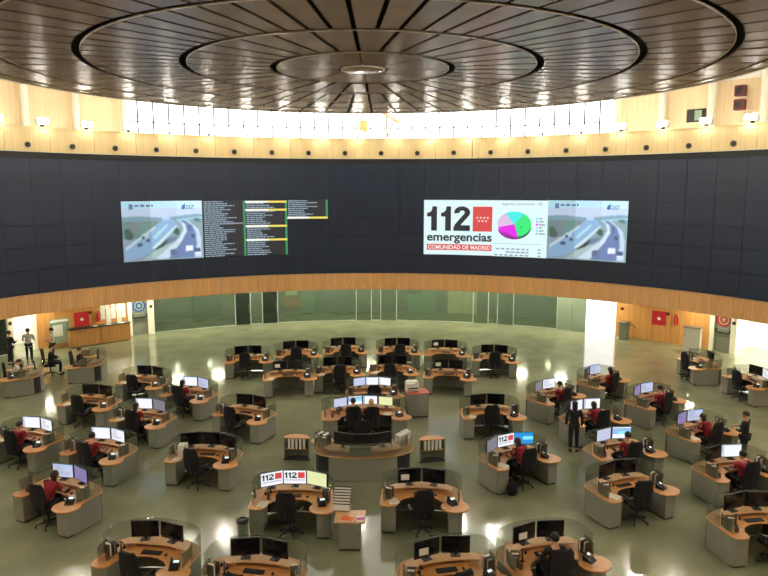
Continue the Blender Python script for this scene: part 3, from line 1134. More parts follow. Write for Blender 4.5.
# ------------------------------------------------------------------ monitors and desk items
def make_monitor(kind):
    """base at the origin, screen faces -y"""
    t = empty('monitor')
    MB().box(0, .02, .008, .20, .16, .016).build('stand_base', M['plastic'], t, bevel=.004)
    MB().box(0, .045, .09, .06, .03, .16).build('stand_neck', M['plastic'], t)
    MB().box(0, .02, .250, .60, .035, .385).build('casing', M['plastic'], t, bevel=.006)
    face = {'off': 'screen_off', 'white': 'scr_white', 'soft': 'scr_soft', 'lilac': 'scr_lilac', 'dim': 'scr_dim', 'blue': 'scr_blue', 'sky': 'scr_white', 'n112': 'scr_white', 'yellow': 'scr_yel', 'doc': 'scr_white', 'sheet': 'scr_soft'}[kind]
    MB().box(0, .0005, .253, .566, .004, .346).build('screen', M[face], t)
    y = -.003

    def q(name, m, rects, dy=0.0):
        b = MB()
        for x0, x1, z0, z1 in rects:
            yy = y - dy
            b.add([(x0, yy, z0), (x1, yy, z0), (x1, yy, z1), (x0, yy, z1)], [(0, 1, 2, 3)])
        return b.build(name, M[m], t)
    X = lambda u: -.283 + .566 * u
    Zm = lambda w: .426 - .346 * w
    if kind in ('doc', 'sheet'):
        q('title_bar', 'scr_sky' if kind == 'sheet' else 'scr_soft', [(X(.0), X(1), Zm(.07), Zm(0))])
        rr = random.Random(4)
        o = q('text_lines', 'scr_text', [(X(.06), X(.06 + rr.uniform(.3, .85)), Zm(.15 + .075 * i + .03), Zm(.15 + .075 * i)) for i in range(10)])
        o['kind'] = 'stuff'
    if kind == 'white':
        q('title_bar', 'scr_soft', [(X(.0), X(1), Zm(.06), Zm(0))])
        q('side_bar', 'scr_soft', [(X(.0), X(.12), Zm(1), Zm(.06))])
    if kind == 'sky':
        q('picture', 'scr_sky', [(X(0), X(1), Zm(.62), Zm(.08))])
        q('picture', 'scr_cyan', [(X(.3), X(1), Zm(.62), Zm(.35))], .001)
    if kind == 'blue':
        q('picture', 'scr_cyan', [(X(.45), X(.98), Zm(.62), Zm(.32))])
    if kind == 'n112':
        for x in (.03, .195):
            w = .13
            b = MB()
            pts = ((x, .215), (x + w * .35, .20), (x + w * .55, .12), (x + w, .12), (x + w, .58), (x + w * .45, .58), (x + w * .45, .285), (x, .285))
            b.add([(X(a), y, Zm(c)) for a, c in pts], [tuple(range(len(pts)))])
            b.build('digit_one', M['ink'], t)
        b = MB()
        out, inn = [], []
        for i in range(11):
            th = rad(190 - i * 21)
            out.append((.475 + .115 * cos(th), .26 - .14 * sin(th)))
            inn.append((.475 + .045 * cos(th), .26 - .05 * sin(th)))
        out += [(.47, .47), (.59, .47), (.59, .58)]
        inn += [(.38, .44), (.35, .52), (.35, .58)]
        for i in range(len(out) - 1):
            b.add([(X(a), y, Zm(c)) for a, c in (out[i], out[i + 1], inn[i + 1], inn[i])], [(0, 1, 2, 3)])
        b.build('digit_two', M['ink'], t)
        q('red_flag', 'v_red', [(X(.64), X(.95), Zm(.58), Zm(.12))])
        q('lettering', 'scr_text', [(X(.06 + .09 * i), X(.125 + .09 * i), Zm(.76), Zm(.68)) for i in range(10)])['kind'] = 'stuff'
        q('red_strip', 'v_star', [(X(.06), X(.92), Zm(.88), Zm(.82))])
    return t


for kd in ('off', 'white', 'soft', 'lilac', 'dim', 'blue', 'sky', 'n112', 'yellow', 'doc', 'sheet'):
    freeze('mon_' + kd, make_monitor(kd))


def make_keyboard():
    t = empty('keyboard')
    MB().box(0, 0, .014, .44, .15, .022, 0, .05).build('body', M['plastic'], t, bevel=.004)
    k = MB()
    for r in range(4):
        for c in range(12):
            k.box(-.19 + c * .0345, .05 - r * .031, .029, .027, .024, .006, 0, .05)
    k.build('keys', M['keys'], t)['kind'] = 'stuff'
    return t


freeze('keyboard', make_keyboard())


def make_mouse():
    t = empty('mouse')
    b = MB().lathe([(.005, .034), (.02, .03), (.03, .018), (.032, .002), (.03, 0)][::-1], 12)
    b.v = [(x, y * 1.6, z) for x, y, z in b.v]
    b.build('shell', M['plastic'], t, smooth=True)
    MB().box(0, .025, .033, .006, .018, .006).build('wheel', M['keys'], t)
    return t


freeze('mouse', make_mouse())


def make_phone():
    t = empty('desk_phone')
    MB().add([(-.10, -.11, 0), (.10, -.11, 0), (.10, .11, 0), (-.10, .11, 0), (-.10, -.11, .03), (.10, -.11, .03), (.10, .11, .13), (-.10, .11, .13)],
             [(0, 3, 2, 1), (4, 5, 6, 7), (0, 1, 5, 4), (1, 2, 6, 5), (2, 3, 7, 6), (3, 0, 4, 7)]).build('base', M['plastic'], t, bevel=.006)
    MB().box(.03, .055, .112, .11, .055, .006, 0, .43).build('display', M['led'], t)
    k = MB()
    for r in range(4):
        for c in range(3):
            k.box(.0 + c * .033, -.08 + r * .026, .052 + r * .012, .022, .016, .008, 0, .43)
    k.build('keypad', M['keys'], t)['kind'] = 'stuff'
    MB().tube([(-.07, -.10, .06), (-.07, -.07, .095), (-.07, .07, .16), (-.07, .10, .155)], [.026, .02, .02, .028]).build('handset', M['plastic'], t, smooth=True)
    return t


freeze('phone', make_phone())


def make_papers():
    t = empty('paper_sheet')
    MB().box(0, 0, .003, .21, .297, .006).build('sheet', M['paper'], t)
    MB().box(.03, .02, .0075, .21, .297, .003, .22).build('upper_sheet', M['paperw'], t)
    return t


freeze('papers', make_papers())


def make_note():
    t = empty('paper_note')
    MB().box(0, 0, .075, .21, .004, .15).build('sheet', M['paper'], t)
    MB().box(0, .008, .03, .05, .012, .06).build('clip', M['chrome'], t)
    return t


freeze('note', make_note())


def make_holder():
    t = empty('pen_holder')
    MB().lathe([(.04, 0), (.045, .10), (.042, .10), (.037, .01)], 12).build('cup', M['bronze'], t)
    for i, (dx, dy, m) in enumerate(((.01, .01, 'plastic'), (-.015, .0, 'blue_logo'), (.0, -.015, 'red'))):
        MB().tube([(dx * .5, dy * .5, .02), (dx * 2, dy * 2, .17)], .005, 6).build('pen', M[m], t)
    return t


freeze('holder', make_holder())


def make_divider():
    t = empty('document_divider')
    MB().box(0, 0, .008, .24, .17, .016).build('base', M['bronze'], t, bevel=.003)
    for x in (-.09, -.03, .03, .09):
        MB().box(x, 0, .14, .006, .16, .25).build('plate', M['bronze'], t)
    MB().box(-.06, .0, .15, .03, .14, .26).build('paper', M['paper'], t)
    MB().box(.05, .01, .13, .03, .13, .22).build('paper', M['paperw'], t)
    return t


freeze('divider', make_divider())


def make_tray():
    t = empty('headset')
    MB().lathe([(.05, 0), (.055, .012), (.02, .02), (.012, .24), (.03, .25)], 12).build('stand', M['plastic'], t, smooth=True)
    pts = [(.085 * cos(rad(a)), 0, .20 + .085 * sin(rad(a))) for a in range(-10, 191, 20)]
    MB().tube(pts, .009).build('headband', M['plastic'], t)
    for s_ in (-1, 1):
        MB().lathe([(.03, -.012), (.038, 0), (.03, .012)], 12, (s_ * .085, 0, .17), Matrix.Rotation(pi / 2, 4, 'Y')).build('ear_cup', M['fabric'], t)
    MB().tube([(-.085, 0, .165), (-.07, -.06, .12), (-.03, -.09, .11)], .005).build('microphone', M['plastic'], t)
    return t


freeze('headset', make_tray())


def make_binder(m):
    t = empty('binder')
    MB().box(0, 0, .16, .07, .25, .32).build('cover', M[m], t, bevel=.004)
    MB().box(0, -.127, .22, .05, .002, .12).build('spine_label', M['paper' if m != 'paper' else 'paperw'], t)
    return t


freeze('binder_white', make_binder('white'))
freeze('binder_black', make_binder('black'))


# ------------------------------------------------------------------ people
def skin_mesh(name, nodes, edges, root, level=1):
    me = bpy.data.meshes.new(name)
    ks = list(nodes)
    me.from_pydata([nodes[k][0] for k in ks], [(ks.index(a), ks.index(b)) for a, b in edges], [])
    o = bpy.data.objects.new(name, me)
    COL.objects.link(o)
    md = o.modifiers.new('s', 'SKIN')
    md.use_smooth_shade = True
    for i, k in enumerate(ks):
        sv = me.skin_vertices[0].data[i]
        r = nodes[k][1]
        sv.radius = r if isinstance(r, tuple) else (r, r)
        sv.use_root = (k == root)
    ss = o.modifiers.new('u', 'SUBSURF')
    ss.levels = level
    ss.render_levels = level
    bpy.context.view_layer.update()
    out = bpy.data.meshes.new_from_object(o.evaluated_get(bpy.context.evaluated_depsgraph_get()))
    out.name = name
    bpy.data.objects.remove(o)
    bpy.data.meshes.remove(me)
    return out


def ell(c, rx, ry, rz, n=12, z0=-1.0, z1=1.0):
    """a part of an ellipsoid, as profile lathe points scaled"""
    mb = MB()
    k = 8
    prof = []
    for i in range(k + 1):
        s = z0 + (z1 - z0) * i / k
        prof.append((max(.02, sqrt(max(0, 1 - s * s))), s))
    mb.lathe(prof, n)
    mb.v = [(c[0] + x * rx, c[1] + y * ry, c[2] + z * rz) for x, y, z in mb.v]
    return mb


def make_person(name, pose, shirt, trousers, hair, long_hair=False, long_sleeve=False):
    P = pose
    t = empty(name)
    N, E = {}, []

    def nd(k, co, r):
        N[k] = (tuple(co), r)

    def ed(*ks):
        for a, b in zip(ks, ks[1:]):
            E.append((a, b))
    hd = Vector(P['head'])
    nk = Vector(P['neck'])
    fwd = Vector(P.get('face', (0, 1, 0))).normalized()
    sid = fwd.cross(Vector((0, 0, 1))).normalized()
    nd('pelvis', P['pelvis'], (.125, .10))
    nd('waist', P['waist'], (.125, .095))
    nd('chest', P['chest'], (.15, .10))
    nd('neckb', P['neckb'], (.075, .065))
    nd('neck', nk, .052)
    nd('jaw', hd + Vector((0, 0, -.075)) + fwd * .025, (.060, .062))
    nd('skull', hd + Vector((0, 0, .005)), (.077, .092))
    nd('crown', hd + Vector((0, 0, .085)) - fwd * .008, (.058, .066))
    nd('nose', hd + fwd * .112 + Vector((0, 0, -.030)), .011)
    ed('pelvis', 'waist', 'chest', 'neckb', 'neck', 'jaw', 'skull', 'crown')
    ed('skull', 'nose')
    for s, n in ((-1, 'l'), (1, 'r')):
        nd('ear' + n, hd + sid * s * .088 + Vector((0, 0, -.015)) - fwd * .01, (.012, .02))
        ed('skull', 'ear' + n)
        for j, r in (('sh', .058), ('el', .042), ('wr', .028)):
            nd(j + n, P[j + n], r)
        ed('chest', 'sh' + n, 'el' + n, 'wr' + n)
        w, e = Vector(P['wr' + n]), Vector(P['el' + n])
        d = Vector(P['hand' + n]).normalized() if ('hand' + n) in P else (w - e).normalized()
        up = Vector(P.get('palm' + n, (0, 0, 1)))
        side = d.cross(up).normalized() * (-s)     # towards the thumb
        upn = side.cross(d).normalized()
        if upn.z < 0:
            upn = -upn
        pm = w + d * .07
        nd('pm' + n, pm, (.034, .020))
        ed('wr' + n, 'pm' + n)
        for q, (off, ln) in enumerate(((.030, .072), (.010, .082), (-.010, .076), (-.029, .058))):
            b = pm + d * .028 + side * off
            a1 = b + d * ln * .5 - upn * .006
            a2 = b + d * ln * .92 - upn * (.024 + .004 * q)
            nd('f%d%s' % (q, n), b, .0105)
            nd('g%d%s' % (q, n), a1, .0092)
            nd('h%d%s' % (q, n), a2, .0078)
            ed('pm' + n, 'f%d%s' % (q, n), 'g%d%s' % (q, n), 'h%d%s' % (q, n))
        nd('t1' + n, w + d * .045 + side * .042 - upn * .006, .012)
        nd('t2' + n, w + d * .088 + side * .058 - upn * .018, .009)
        ed('pm' + n, 't1' + n, 't2' + n)
        for j, r in (('hp', .088), ('kn', .060), ('an', .038)):
            nd(j + n, P[j + n], r)
        nd('to' + n, P['to' + n], (.040, .030))
        ed('pelvis', 'hp' + n, 'kn' + n, 'an' + n, 'to' + n)
    slim = dict(N)
    for k_, f_ in (('pelvis', .80), ('waist', .80), ('chest', .80), ('neckb', .88), ('shl', .80), ('shr', .80), ('hpl', .85), ('hpr', .85), ('knl', .92), ('knr', .92)):
        rr_ = N[k_][1]
        slim[k_] = (N[k_][0], tuple(x * f_ for x in rr_) if isinstance(rr_, tuple) else rr_ * f_)
    if long_sleeve:
        for k_ in ('ell', 'elr'):
            slim[k_] = (N[k_][0], N[k_][1] * .85)
    me = skin_mesh('body', slim, E, 'pelvis')
    me.materials.append(M['skin'])
    link('body', me, t)
    # clothes follow the same bones a little further out
    g = lambda r, d: tuple(x + d for x in r) if isinstance(r, tuple) else r + d
    C, F = {}, []
    for k, d in (('pelvis', .018), ('waist', .020), ('chest', .016), ('neckb', .010)):
        C[k] = (N[k][0], g(N[k][1], d))
    F += [('pelvis', 'waist'), ('waist', 'chest'), ('chest', 'neckb')]
    C['hem'] = (tuple(Vector(N['pelvis'][0]) - Vector((0, 0, .075))), g(N['pelvis'][1], .022))
    F.append(('pelvis', 'hem'))
    for n in 'lr':
        C['sh' + n] = (N['sh' + n][0], g(N['sh' + n][1], .014))
        if long_sleeve:
            C['el' + n] = (N['el' + n][0], g(N['el' + n][1], .014))
            C['wr' + n] = (tuple(Vector(N['wr' + n][0]).lerp(Vector(N['el' + n][0]), .06)), g(N['wr' + n][1], .012))
            F += [('chest', 'sh' + n), ('sh' + n, 'el' + n), ('el' + n, 'wr' + n)]
        else:
            m = Vector(N['sh' + n][0]).lerp(Vector(N['el' + n][0]), .72)
            C['sl' + n] = (tuple(m), .060)
            F += [('chest', 'sh' + n), ('sh' + n, 'sl' + n)]
    me = skin_mesh('shirt', C, F, 'pelvis')
    me.materials.append(M[shirt])
    link('shirt', me, t)
    C, F = {'pelvis': (tuple(Vector(N['pelvis'][0]) - Vector((0, 0, .01))), g(N['pelvis'][1], .014))}, []
    for n in 'lr':
        for j, d in (('hp', .014), ('kn', .014)):
            C[j + n] = (N[j + n][0], g(N[j + n][1], d))
        C['an' + n] = (tuple(Vector(N['an' + n][0]).lerp(Vector(N['kn' + n][0]), .08)), .056)
        F += [('pelvis', 'hp' + n), ('hp' + n, 'kn' + n), ('kn' + n, 'an' + n)]
    me = skin_mesh('trousers', C, F, 'pelvis')
    me.materials.append(M[trousers])
    link('trousers', me, t)
    for n in 'lr':
        a, b = Vector(P['an' + n]), Vector(P['to' + n])
        d = (b - a)
        d.z = 0
        d.normalize()
        hz = max(.03, a.z - .07)
        me = skin_mesh('shoe', {'h': ((a.x - d.x * .05, a.y - d.y * .05, b.z + .016), (.046, .050)), 'm': ((a.x + d.x * .05, a.y + d.y * .05, b.z + .014), (.046, .048)), 't': (tuple(b + d * .05 + Vector((0, 0, .006))), (.040, .036))}, [('h', 'm'), ('m', 't')], 'h')
        me.materials.append(M['shoe'])
        link('shoe', me, t)
    # hair
    hm = ell((0, 0, 0), .094, .106, .106, 14, -.25, 1.0)
    ang = atan2(-fwd.x, fwd.y)
    mtx = Matrix.Translation(hd + Vector((0, 0, .022)) - fwd * .016) @ Matrix.Rotation(ang, 4, 'Z') @ Matrix.Rotation(.35, 4, 'X')
    hm.v = [tuple(mtx @ Vector(v)) for v in hm.v]
    if long_hair:
        lk = ell((0, 0, 0), .088, .060, .16, 12, -1, .8)
        mt2 = Matrix.Translation(hd + Vector((0, 0, -.085)) - fwd * .055) @ Matrix.Rotation(ang, 4, 'Z')
        lk.v = [tuple(mt2 @ Vector(v)) for v in lk.v]
        hm.add(lk.v, lk.f)
    hm.build('hair', M[hair], t, smooth=True)
    for s in (-1, 1):
        c = hd + fwd * .083 + sid * s * .031 + Vector((0, 0, -.004))
        ell(c, .012, .012, .009, 8).build('eye', M['eye'], t, smooth=True)
    c = hd + fwd * .086 + Vector((0, 0, -.074))
    ell(c, .022, .010, .007, 8).build('mouth', M['lip'], t, smooth=True)
    return t


SEAT = dict(pelvis=(0, .02, .62), waist=(0, .03, .80), chest=(0, .06, .98), neckb=(0, .06, 1.12), neck=(0, .07, 1.17), head=(0, .095, 1.29),
            shl=(-.19, .06, 1.08), shr=(.19, .06, 1.08), ell=(-.25, .13, .84), elr=(.25, .13, .84), wrl=(-.16, .36, .79), wrr=(.16, .36, .79),
            hpl=(-.095, .05, .60), hpr=(.095, .05, .60), knl=(-.14, .44, .56), knr=(.14, .44, .56), anl=(-.14, .40, .10), anr=(.14, .40, .10), tol=(-.15, .52, .035), tor=(.15, .52, .035))
LEAN = dict(SEAT, waist=(0, .06, .79), chest=(.0, .16, .95), neckb=(0, .22, 1.08), neck=(0, .24, 1.13), head=(.0, .29, 1.235),
            shl=(-.19, .18, 1.04), shr=(.19, .18, 1.04), ell=(-.27, .26, .82), elr=(.25, .30, .84), wrl=(-.16, .48, .79), wrr=(.10, .52, .79))
REST = dict(SEAT, waist=(0, -.01, .80), chest=(0, -.03, .98), neckb=(0, -.04, 1.12), neck=(0, -.035, 1.17), head=(.01, -.01, 1.29), face=(.25, 1, -.05),
            shl=(-.19, -.03, 1.08), shr=(.19, -.03, 1.08), ell=(-.26, .06, .84), elr=(.29, .02, .82), wrl=(-.12, .26, .72), wrr=(.27, .27, .78))
STAND = dict(pelvis=(0, 0, .92), waist=(0, .0, 1.08), chest=(0, .01, 1.27), neckb=(0, .0, 1.42), neck=(0, .005, 1.47), head=(0, .03, 1.58),
             shl=(-.19, .0, 1.37), shr=(.19, .0, 1.37), ell=(-.24, -.02, 1.09), elr=(.24, -.02, 1.09), wrl=(-.24, .07, .86), wrr=(.24, .07, .86),
             palml=(1, 0, 0), palmr=(-1, 0, 0), handl=(0, .15, -1), handr=(0, .15, -1),
             hpl=(-.09, 0, .88), hpr=(.09, 0, .88), knl=(-.10, .02, .49), knr=(.10, .03, .49), anl=(-.10, -.02, .09), anr=(.11, -.01, .09), tol=(-.12, .11, .03), tor=(.13, .12, .03))
STANDB = dict(STAND, ell=(-.27, .03, 1.10), wrl=(-.10, .24, 1.08), elr=(.26, .06, 1.10), wrr=(.12, .27, 1.14), palml=(0, 0, 1), palmr=(0, 0, 1), handl=(.4, 1, .1), handr=(-.4, 1, .1))
for nm, ps, sh, tr, ha, lg, ls in (
        ('seat_red', SEAT, 'redshirt', 'navy', 'hair', False, False),
        ('lean_red', LEAN, 'redshirt', 'navy', 'brownhair', True, False),
        ('rest_red', REST, 'redshirt', 'navy', 'hair', True, False),
        ('seat_black', SEAT, 'blackcloth', 'navy', 'hair', False, True),
        ('seat_white', LEAN, 'whiteshirt', 'navy', 'hair', False, False),
        ('blond_red', REST, 'redshirt', 'navy', 'blond', True, False),
        ('stand_black', STAND, 'blackcloth', 'blackcloth', 'hair', True, True),
        ('stand_white', STANDB, 'whiteshirt', 'navy', 'hair', False, False),
        ('stand_dark', STANDB, 'blackcloth', 'navy', 'brownhair', False, True)):
    freeze(nm, make_person('person', ps, sh, tr, ha, lg, ls))

# ------------------------------------------------------------------ workstations in their rows: x, y, heading, name, monitors, person, extras
DESKS = [
    ('A1', -5.21, 10.51, 8, 'first workstation from the left in the farthest row', ['off', 'off'], None, ''),
    ('A2', -3.11, 11.48, 9, 'second workstation from the left in the farthest row', ['off', 'off'], None, ''),
    ('A3', -0.89, 12.07, 9, 'third workstation from the left in the farthest row', ['off', 'off'], None, ''),
    ('A4', 1.60, 11.92, 1, 'fourth workstation from the left in the farthest row', ['off', 'off'], None, ''),
    ('A5', 3.77, 11.46, -4, 'fifth workstation from the left in the farthest row', ['off', 'off'], None, 'n'),
    ('A6', 5.85, 10.37, -10, 'sixth workstation from the left in the farthest row', ['off', 'off'], None, ''),
    ('B1', -3.10, 7.75, 8, 'first workstation from the left in the second row', ['off', 'off'], None, 'n'),
    ('B2', -1.09, 8.31, 4, 'second workstation from the left in the second row', ['off', 'off'], None, ''),
    ('B3', 1.16, 8.47, -4, 'third workstation from the left in the second row', ['off', 'off'], None, ''),
    ('B4', 3.42, 7.69, -8, 'fourth workstation from the left in the second row', ['off', 'off'], None, 'n'),
    ('C1', -4.28, 3.08, -25, 'workstation beside the empty aisle left of the central desks', ['off', 'off'], None, ''),
    ('C2', 4.33, 2.87, 2, 'workstation beside the empty aisle right of the central desks', ['off', 'off'], None, ''),
    ('D1', -4.70, -0.63, -10, 'workstation with three dark monitors and white binders', ['off', 'off', 'off'], None, 'b'),
    ('D2', 4.51, -0.97, 25, 'workstation with blue screen and rucksack', ['dim', 'n112', 'blue'], 'lean_red', ''),
    ('E1', -1.82, -3.43, -2, 'workstation with two 112 screens beside the paper cabinet', ['n112', 'n112', 'yellow'], None, ''),
    ('E2', 1.39, -3.41, -5, 'workstation in front of the central desk, right of paper cabinet', ['off', 'off'], None, 'n'),
    ('F1', -4.65, -6.0, -12, 'front row workstation, first from the left', ['off', 'off'], None, ''),
    ('F2', -2.28, -6.8, -8, 'front row workstation, second from the left', ['off', 'off'], None, ''),
    ('F3', 1.75, -6.85, 12, 'front row workstation, third from the left', ['off', 'off'], None, 'n'),
    ('F4', 3.93, -6.27, 14, 'front row workstation, fourth from the left', ['off', 'off'], 'seat_black', 'n'),
    ('G1', -10.55, 0.90, -22, 'workstation with two white screens by the left edge', ['white', 'doc'], 'seat_red', ''),
    ('G2', -7.96, -0.12, -20, 'workstation with tilted white screens behind the lilac screen', ['white', 'doc'], 'seat_red', 'p'),
    ('G3', -7.57, 2.70, -20, 'workstation with white and dim screens in the left middle', ['white', 'dim'], 'rest_red', ''),
    ('G4', -7.97, -2.87, -25, 'workstation with soft and lilac screens at lower left', ['sheet', 'lilac'], 'lean_red', 'p'),
    ('G5', -6.75, 5.38, -25, 'left workstation with white screen and glass screen end', ['white', 'sheet'], 'rest_red', 'p'),
    ('G6', -10.01, 4.46, -15, 'dark-screened workstation in the outer left arc', ['off', 'off'], None, ''),
    ('G7', -8.94, 7.06, -20, 'dark-screened workstation below the blue emblem door', ['off', 'off'], None, ''),
    ('G8', -11.9, -1.9, -28, 'workstation cut off by the left edge', ['off', 'off'], None, ''),
    ('H1', 7.26, 4.72, 38, 'right workstation beside the second dark row, red operator', ['dim', 'doc'], 'seat_red', 'p'),
    ('H2', 9.75, 6.66, 42, 'workstation below the bright white panel', ['off', 'sheet'], 'rest_red', ''),
    ('H3', 10.71, 4.07, 35, 'workstation with sheet screen in the outer right arc', ['lilac', 'sheet'], 'seat_red', 'p'),
    ('H4', 10.86, 0.95, 26, 'workstation with bluish screen and standing colleague', ['lilac', 'sheet'], 'lean_red', ''),
    ('H5', 7.77, 2.23, 18, 'workstation behind the standing person in black', ['white', 'white'], 'lean_red', 'p'),
    ('H6', 7.69, -0.56, 15, 'workstation with two white screens above the empty chair desk', ['soft', 'sky'], 'seat_red', 'p'),
    ('H7', 6.94, -3.02, 20, 'empty right workstation with wide bare wooden top', ['off', 'off'], None, ''),
    ('H8', 10.25, -2.05, 15, 'workstation with single white screen by the right edge', ['off', 'white'], 'seat_red', 'p'),
    ('H9', 9.15, -5.00, 8, 'workstation in the lower right corner with dark monitors', ['off', 'off'], None, 'p'),
    ('S1', -12.81, 10.69, -76, 'workstation in front of the wooden counter', ['off'], 'seat_black', ''),
    ('S2', -14.73, 8.76, -64, 'workstation near the bright doorway at far left', ['off'], 'seat_white', ''),
    ('S3', 14.44, 9.66, -92, 'workstation in front of the white cabinet', ['off'], None, ''),
    ('S4', 15.15, 6.75, -80, 'workstation before the bright side room', ['off', 'doc'], None, ''),
]
MN = {'off': 'dark switched-off monitor', 'white': 'bright white monitor', 'doc': 'monitor showing a white document', 'soft': 'monitor showing a pale blue page', 'sheet': 'monitor showing a bluish table', 'lilac': 'monitor with dim lilac screen', 'dim': 'monitor with dim grey screen', 'blue': 'monitor with glowing blue screen', 'sky': 'monitor with sky-blue picture', 'n112': 'white monitor showing 112 logo', 'yellow': 'monitor with pale yellow screen'}
WHO = {'seat_red': 'person with short dark hair in red shirt seated', 'lean_red': 'person with brown hair in red shirt leaning forward', 'rest_red': 'long-haired person in red shirt sitting back', 'seat_black': 'dark-haired person in black top seated', 'seat_white': 'dark-haired person in white shirt leaning'}


def short(n):
    return n


def lab(head, n):
    """join a description and the name of its desk, at most 16 words"""
    s = '%s at the %s' % (head, n)
    w = s.split()
    if len(w) > 16:
        s = '%s, %s' % (head, n)
        w = s.split()
    while len(w) > 16:
        w.remove('the') if 'the' in w else w.pop()
    return ' '.join(w)


def place(x, y, rot, lx, ly):
    a = rad(rot)
    return (x + lx * cos(a) - ly * sin(a), y + lx * sin(a) + ly * cos(a))


def kit(x, y, rot, nm, mons, person, ex, k=1.0, kd='desk', seed=0, chair=True, cy=.04, ms=1.0, my=.0, pxl=0.0):
    rr = random.Random(seed)
    P = lambda lx, ly: place(x, y, rot, lx, ly)
    r = rad(rot)
    px, py = P(0, 0)
    spawn(kd, (px, py, 0), r, ('grey horseshoe desk with wooden top, %s' % nm) if len(nm.split()) < 10 else 'grey horseshoe desk, %s' % nm, 'desk', 'horseshoe workstations')
    n = len(mons)
    fan = {1: [(0, 0)], 2: [(-.31, 13), (.31, -13)], 3: [(-.57, 25), (0, 0), (.57, -25)], 4: [(-.93, 20), (-.31, 7), (.31, -7), (.93, -20)]}[n]
    side = {1: ['only'], 2: ['left', 'right'], 3: ['left', 'middle', 'right'], 4: ['leftmost', 'second', 'third', 'rightmost']}[n]
    for (lx, da), kd_, sd in zip(fan, mons, side):
        lx *= ms
        ly = .86 - abs(lx) ** 2 * .33 + (.12 * (k - 1)) + my
        q = P(lx, ly)
        mo = spawn('mon_' + kd_, (*q, .8352), r + rad(da), lab('%s, %s' % (MN[kd_], sd), nm), 'monitor', 'monitors on the workstations')
        mo.scale = (ms, ms, ms)
    q = P(rr.uniform(-.05, .05), .50)
    spawn('keyboard', (*q, .7352), r + rr.uniform(-.1, .1), lab('black keyboard', nm), 'keyboard', 'keyboards on the workstations')
    q = P(.36, .47)
    spawn('mouse', (*q, .7352), r, lab('small black mouse', nm), 'mouse', 'mice on the workstations')
    q = P(k * 1.03 - .27, rr.uniform(.0, .06))
    spawn('phone', (*q, .7352), r + rad(rr.uniform(10, 40)), lab('black phone with lit display', nm), 'phone', 'phones on the workstations')
    if rr.random() < .75 and 'b' not in ex:
        q = P(-.80 * k, .30)
        spawn('divider', (*q, .7352), r + rad(70), lab('metal document divider on the left arm', nm), 'divider', 'document dividers on the workstations')
    if rr.random() < .75:
        q = P(.84 * k, .34)
        spawn('divider', (*q, .7352), r - rad(75), lab('metal document divider on the right arm', nm), 'divider', 'document dividers on the workstations')
    if rr.random() < .6:
        q = P(-.60 * k, .36)
        spawn('headset', (*q, .7352), r + rr.uniform(-1, 1), lab('black headset on stand', nm), 'headset', 'headsets on the workstations')
    if rr.random() < .45 and 'p' not in ex:
        q = P(-.70 * k, .06)
        spawn('papers', (*q, .7352), r + rr.uniform(-.5, .5), lab('white paper sheets on the left arm', nm), 'papers', 'papers on the workstations')
    elif rr.random() < .6:
        q = P(-.76 * k, .10)
        spawn('holder', (*q, .7352), r, lab('small pen cup', nm), 'pen cup', 'pen cups on the workstations')
    if 'p' in ex:
        q = P(.57 * k, .27)
        spawn('papers', (*q, .7352), r + rr.uniform(-.5, .5), lab('white paper sheets lying', nm), 'papers', 'papers on the workstations')
    if 'n' in ex:
        q = P(-.42, .695)
        spawn('note', (*q, 1.02), r + rad(9), lab('white note clipped to monitor', nm), 'note', 'notes clipped to monitors')
    if 'b' in ex:
        for i in range(3):
            q = P(-.74 * k + .0 + i * .075, .38 + .03 * i)
            spawn('binder_white', (*q, .7352), r + .2, lab('white upright binder, %s' % ['left', 'middle', 'right'][i], nm), 'binder', 'binders on the desks')
    if chair:
        q = P(rr.uniform(-.06, .06) if not person else pxl, cy if person else rr.uniform(-.12, .02))
        spawn('chair', (*q, 0), r + (0 if person else rad(rr.uniform(-16, 16))), lab('black swivel chair', nm), 'chair', 'swivel chairs at the workstations')
    if person:
        q = P(pxl, cy)
        spawn(person, (*q, 0), r, lab(WHO[person], nm), 'person', 'people in the room')


for i, d in enumerate(DESKS):
    kit(d[1], d[2], d[3], d[4], d[5], d[6], d[7], seed=i + 11, chair=d[0] not in ('A5', 'B1', 'B4'))

# central supervisors' island
kit(0.0, 2.95, 4, 'wide central desk with four lit monitors', ['soft', 'sky', 'white', 'yellow'], 'seat_red', 'p', 1.42, 'desk_wide', 71, cy=-.02, ms=.85, pxl=-.38)
kit(.32, 5.35, 2, 'central desk with three white monitors', ['soft', 'white', 'white'], None, '', 1.0, 'desk', 72, ms=.85)
kit(-.05, .78, 180, 'wide central desk backing onto the front workstations', ['off', 'off', 'off'], None, '', 1.42, 'desk_wide', 73, chair=True, my=-.10)
spawn('blond_red', (.22, 2.86, 0), rad(8), 'blond long-haired person in red shirt among the central desks', 'person', 'people in the room')
spawn('chair', (.22, 2.86, 0), rad(8), 'black swivel chair under the blond person', 'chair', 'swivel chairs at the workstations')
for i in range(5):
    q = (-1.10 - .08 * i, .52 + .06 * i)
    spawn('binder_black' if i % 2 == 0 else 'binder_white', (*q, .7352), rad(-30), '%s binder, %s in the row at the left of the central desk' % ('black' if i % 2 == 0 else 'white', ORD[i]), 'binder', 'binders on the desks')
for i in range(5):
    q = (1.02 + .075 * i, .42 + .10 * i)
    spawn('binder_white', (*q, .7352), rad(35), 'white binder, %s in the row at the right of the central desk' % ORD[i], 'binder', 'binders on the desks')


t = empty('storage_box', (-.12, -.36, .7352), 0)
MB().box(0, 0, .11, .62, .16, .22).build('box', M['panel'], t, bevel=.008)
MB().box(0, 0, .228, .64, .18, .016).build('lid', M['paneld'], t)
tag(t, 'grey storage box on the rim of the central desk', 'storage box')


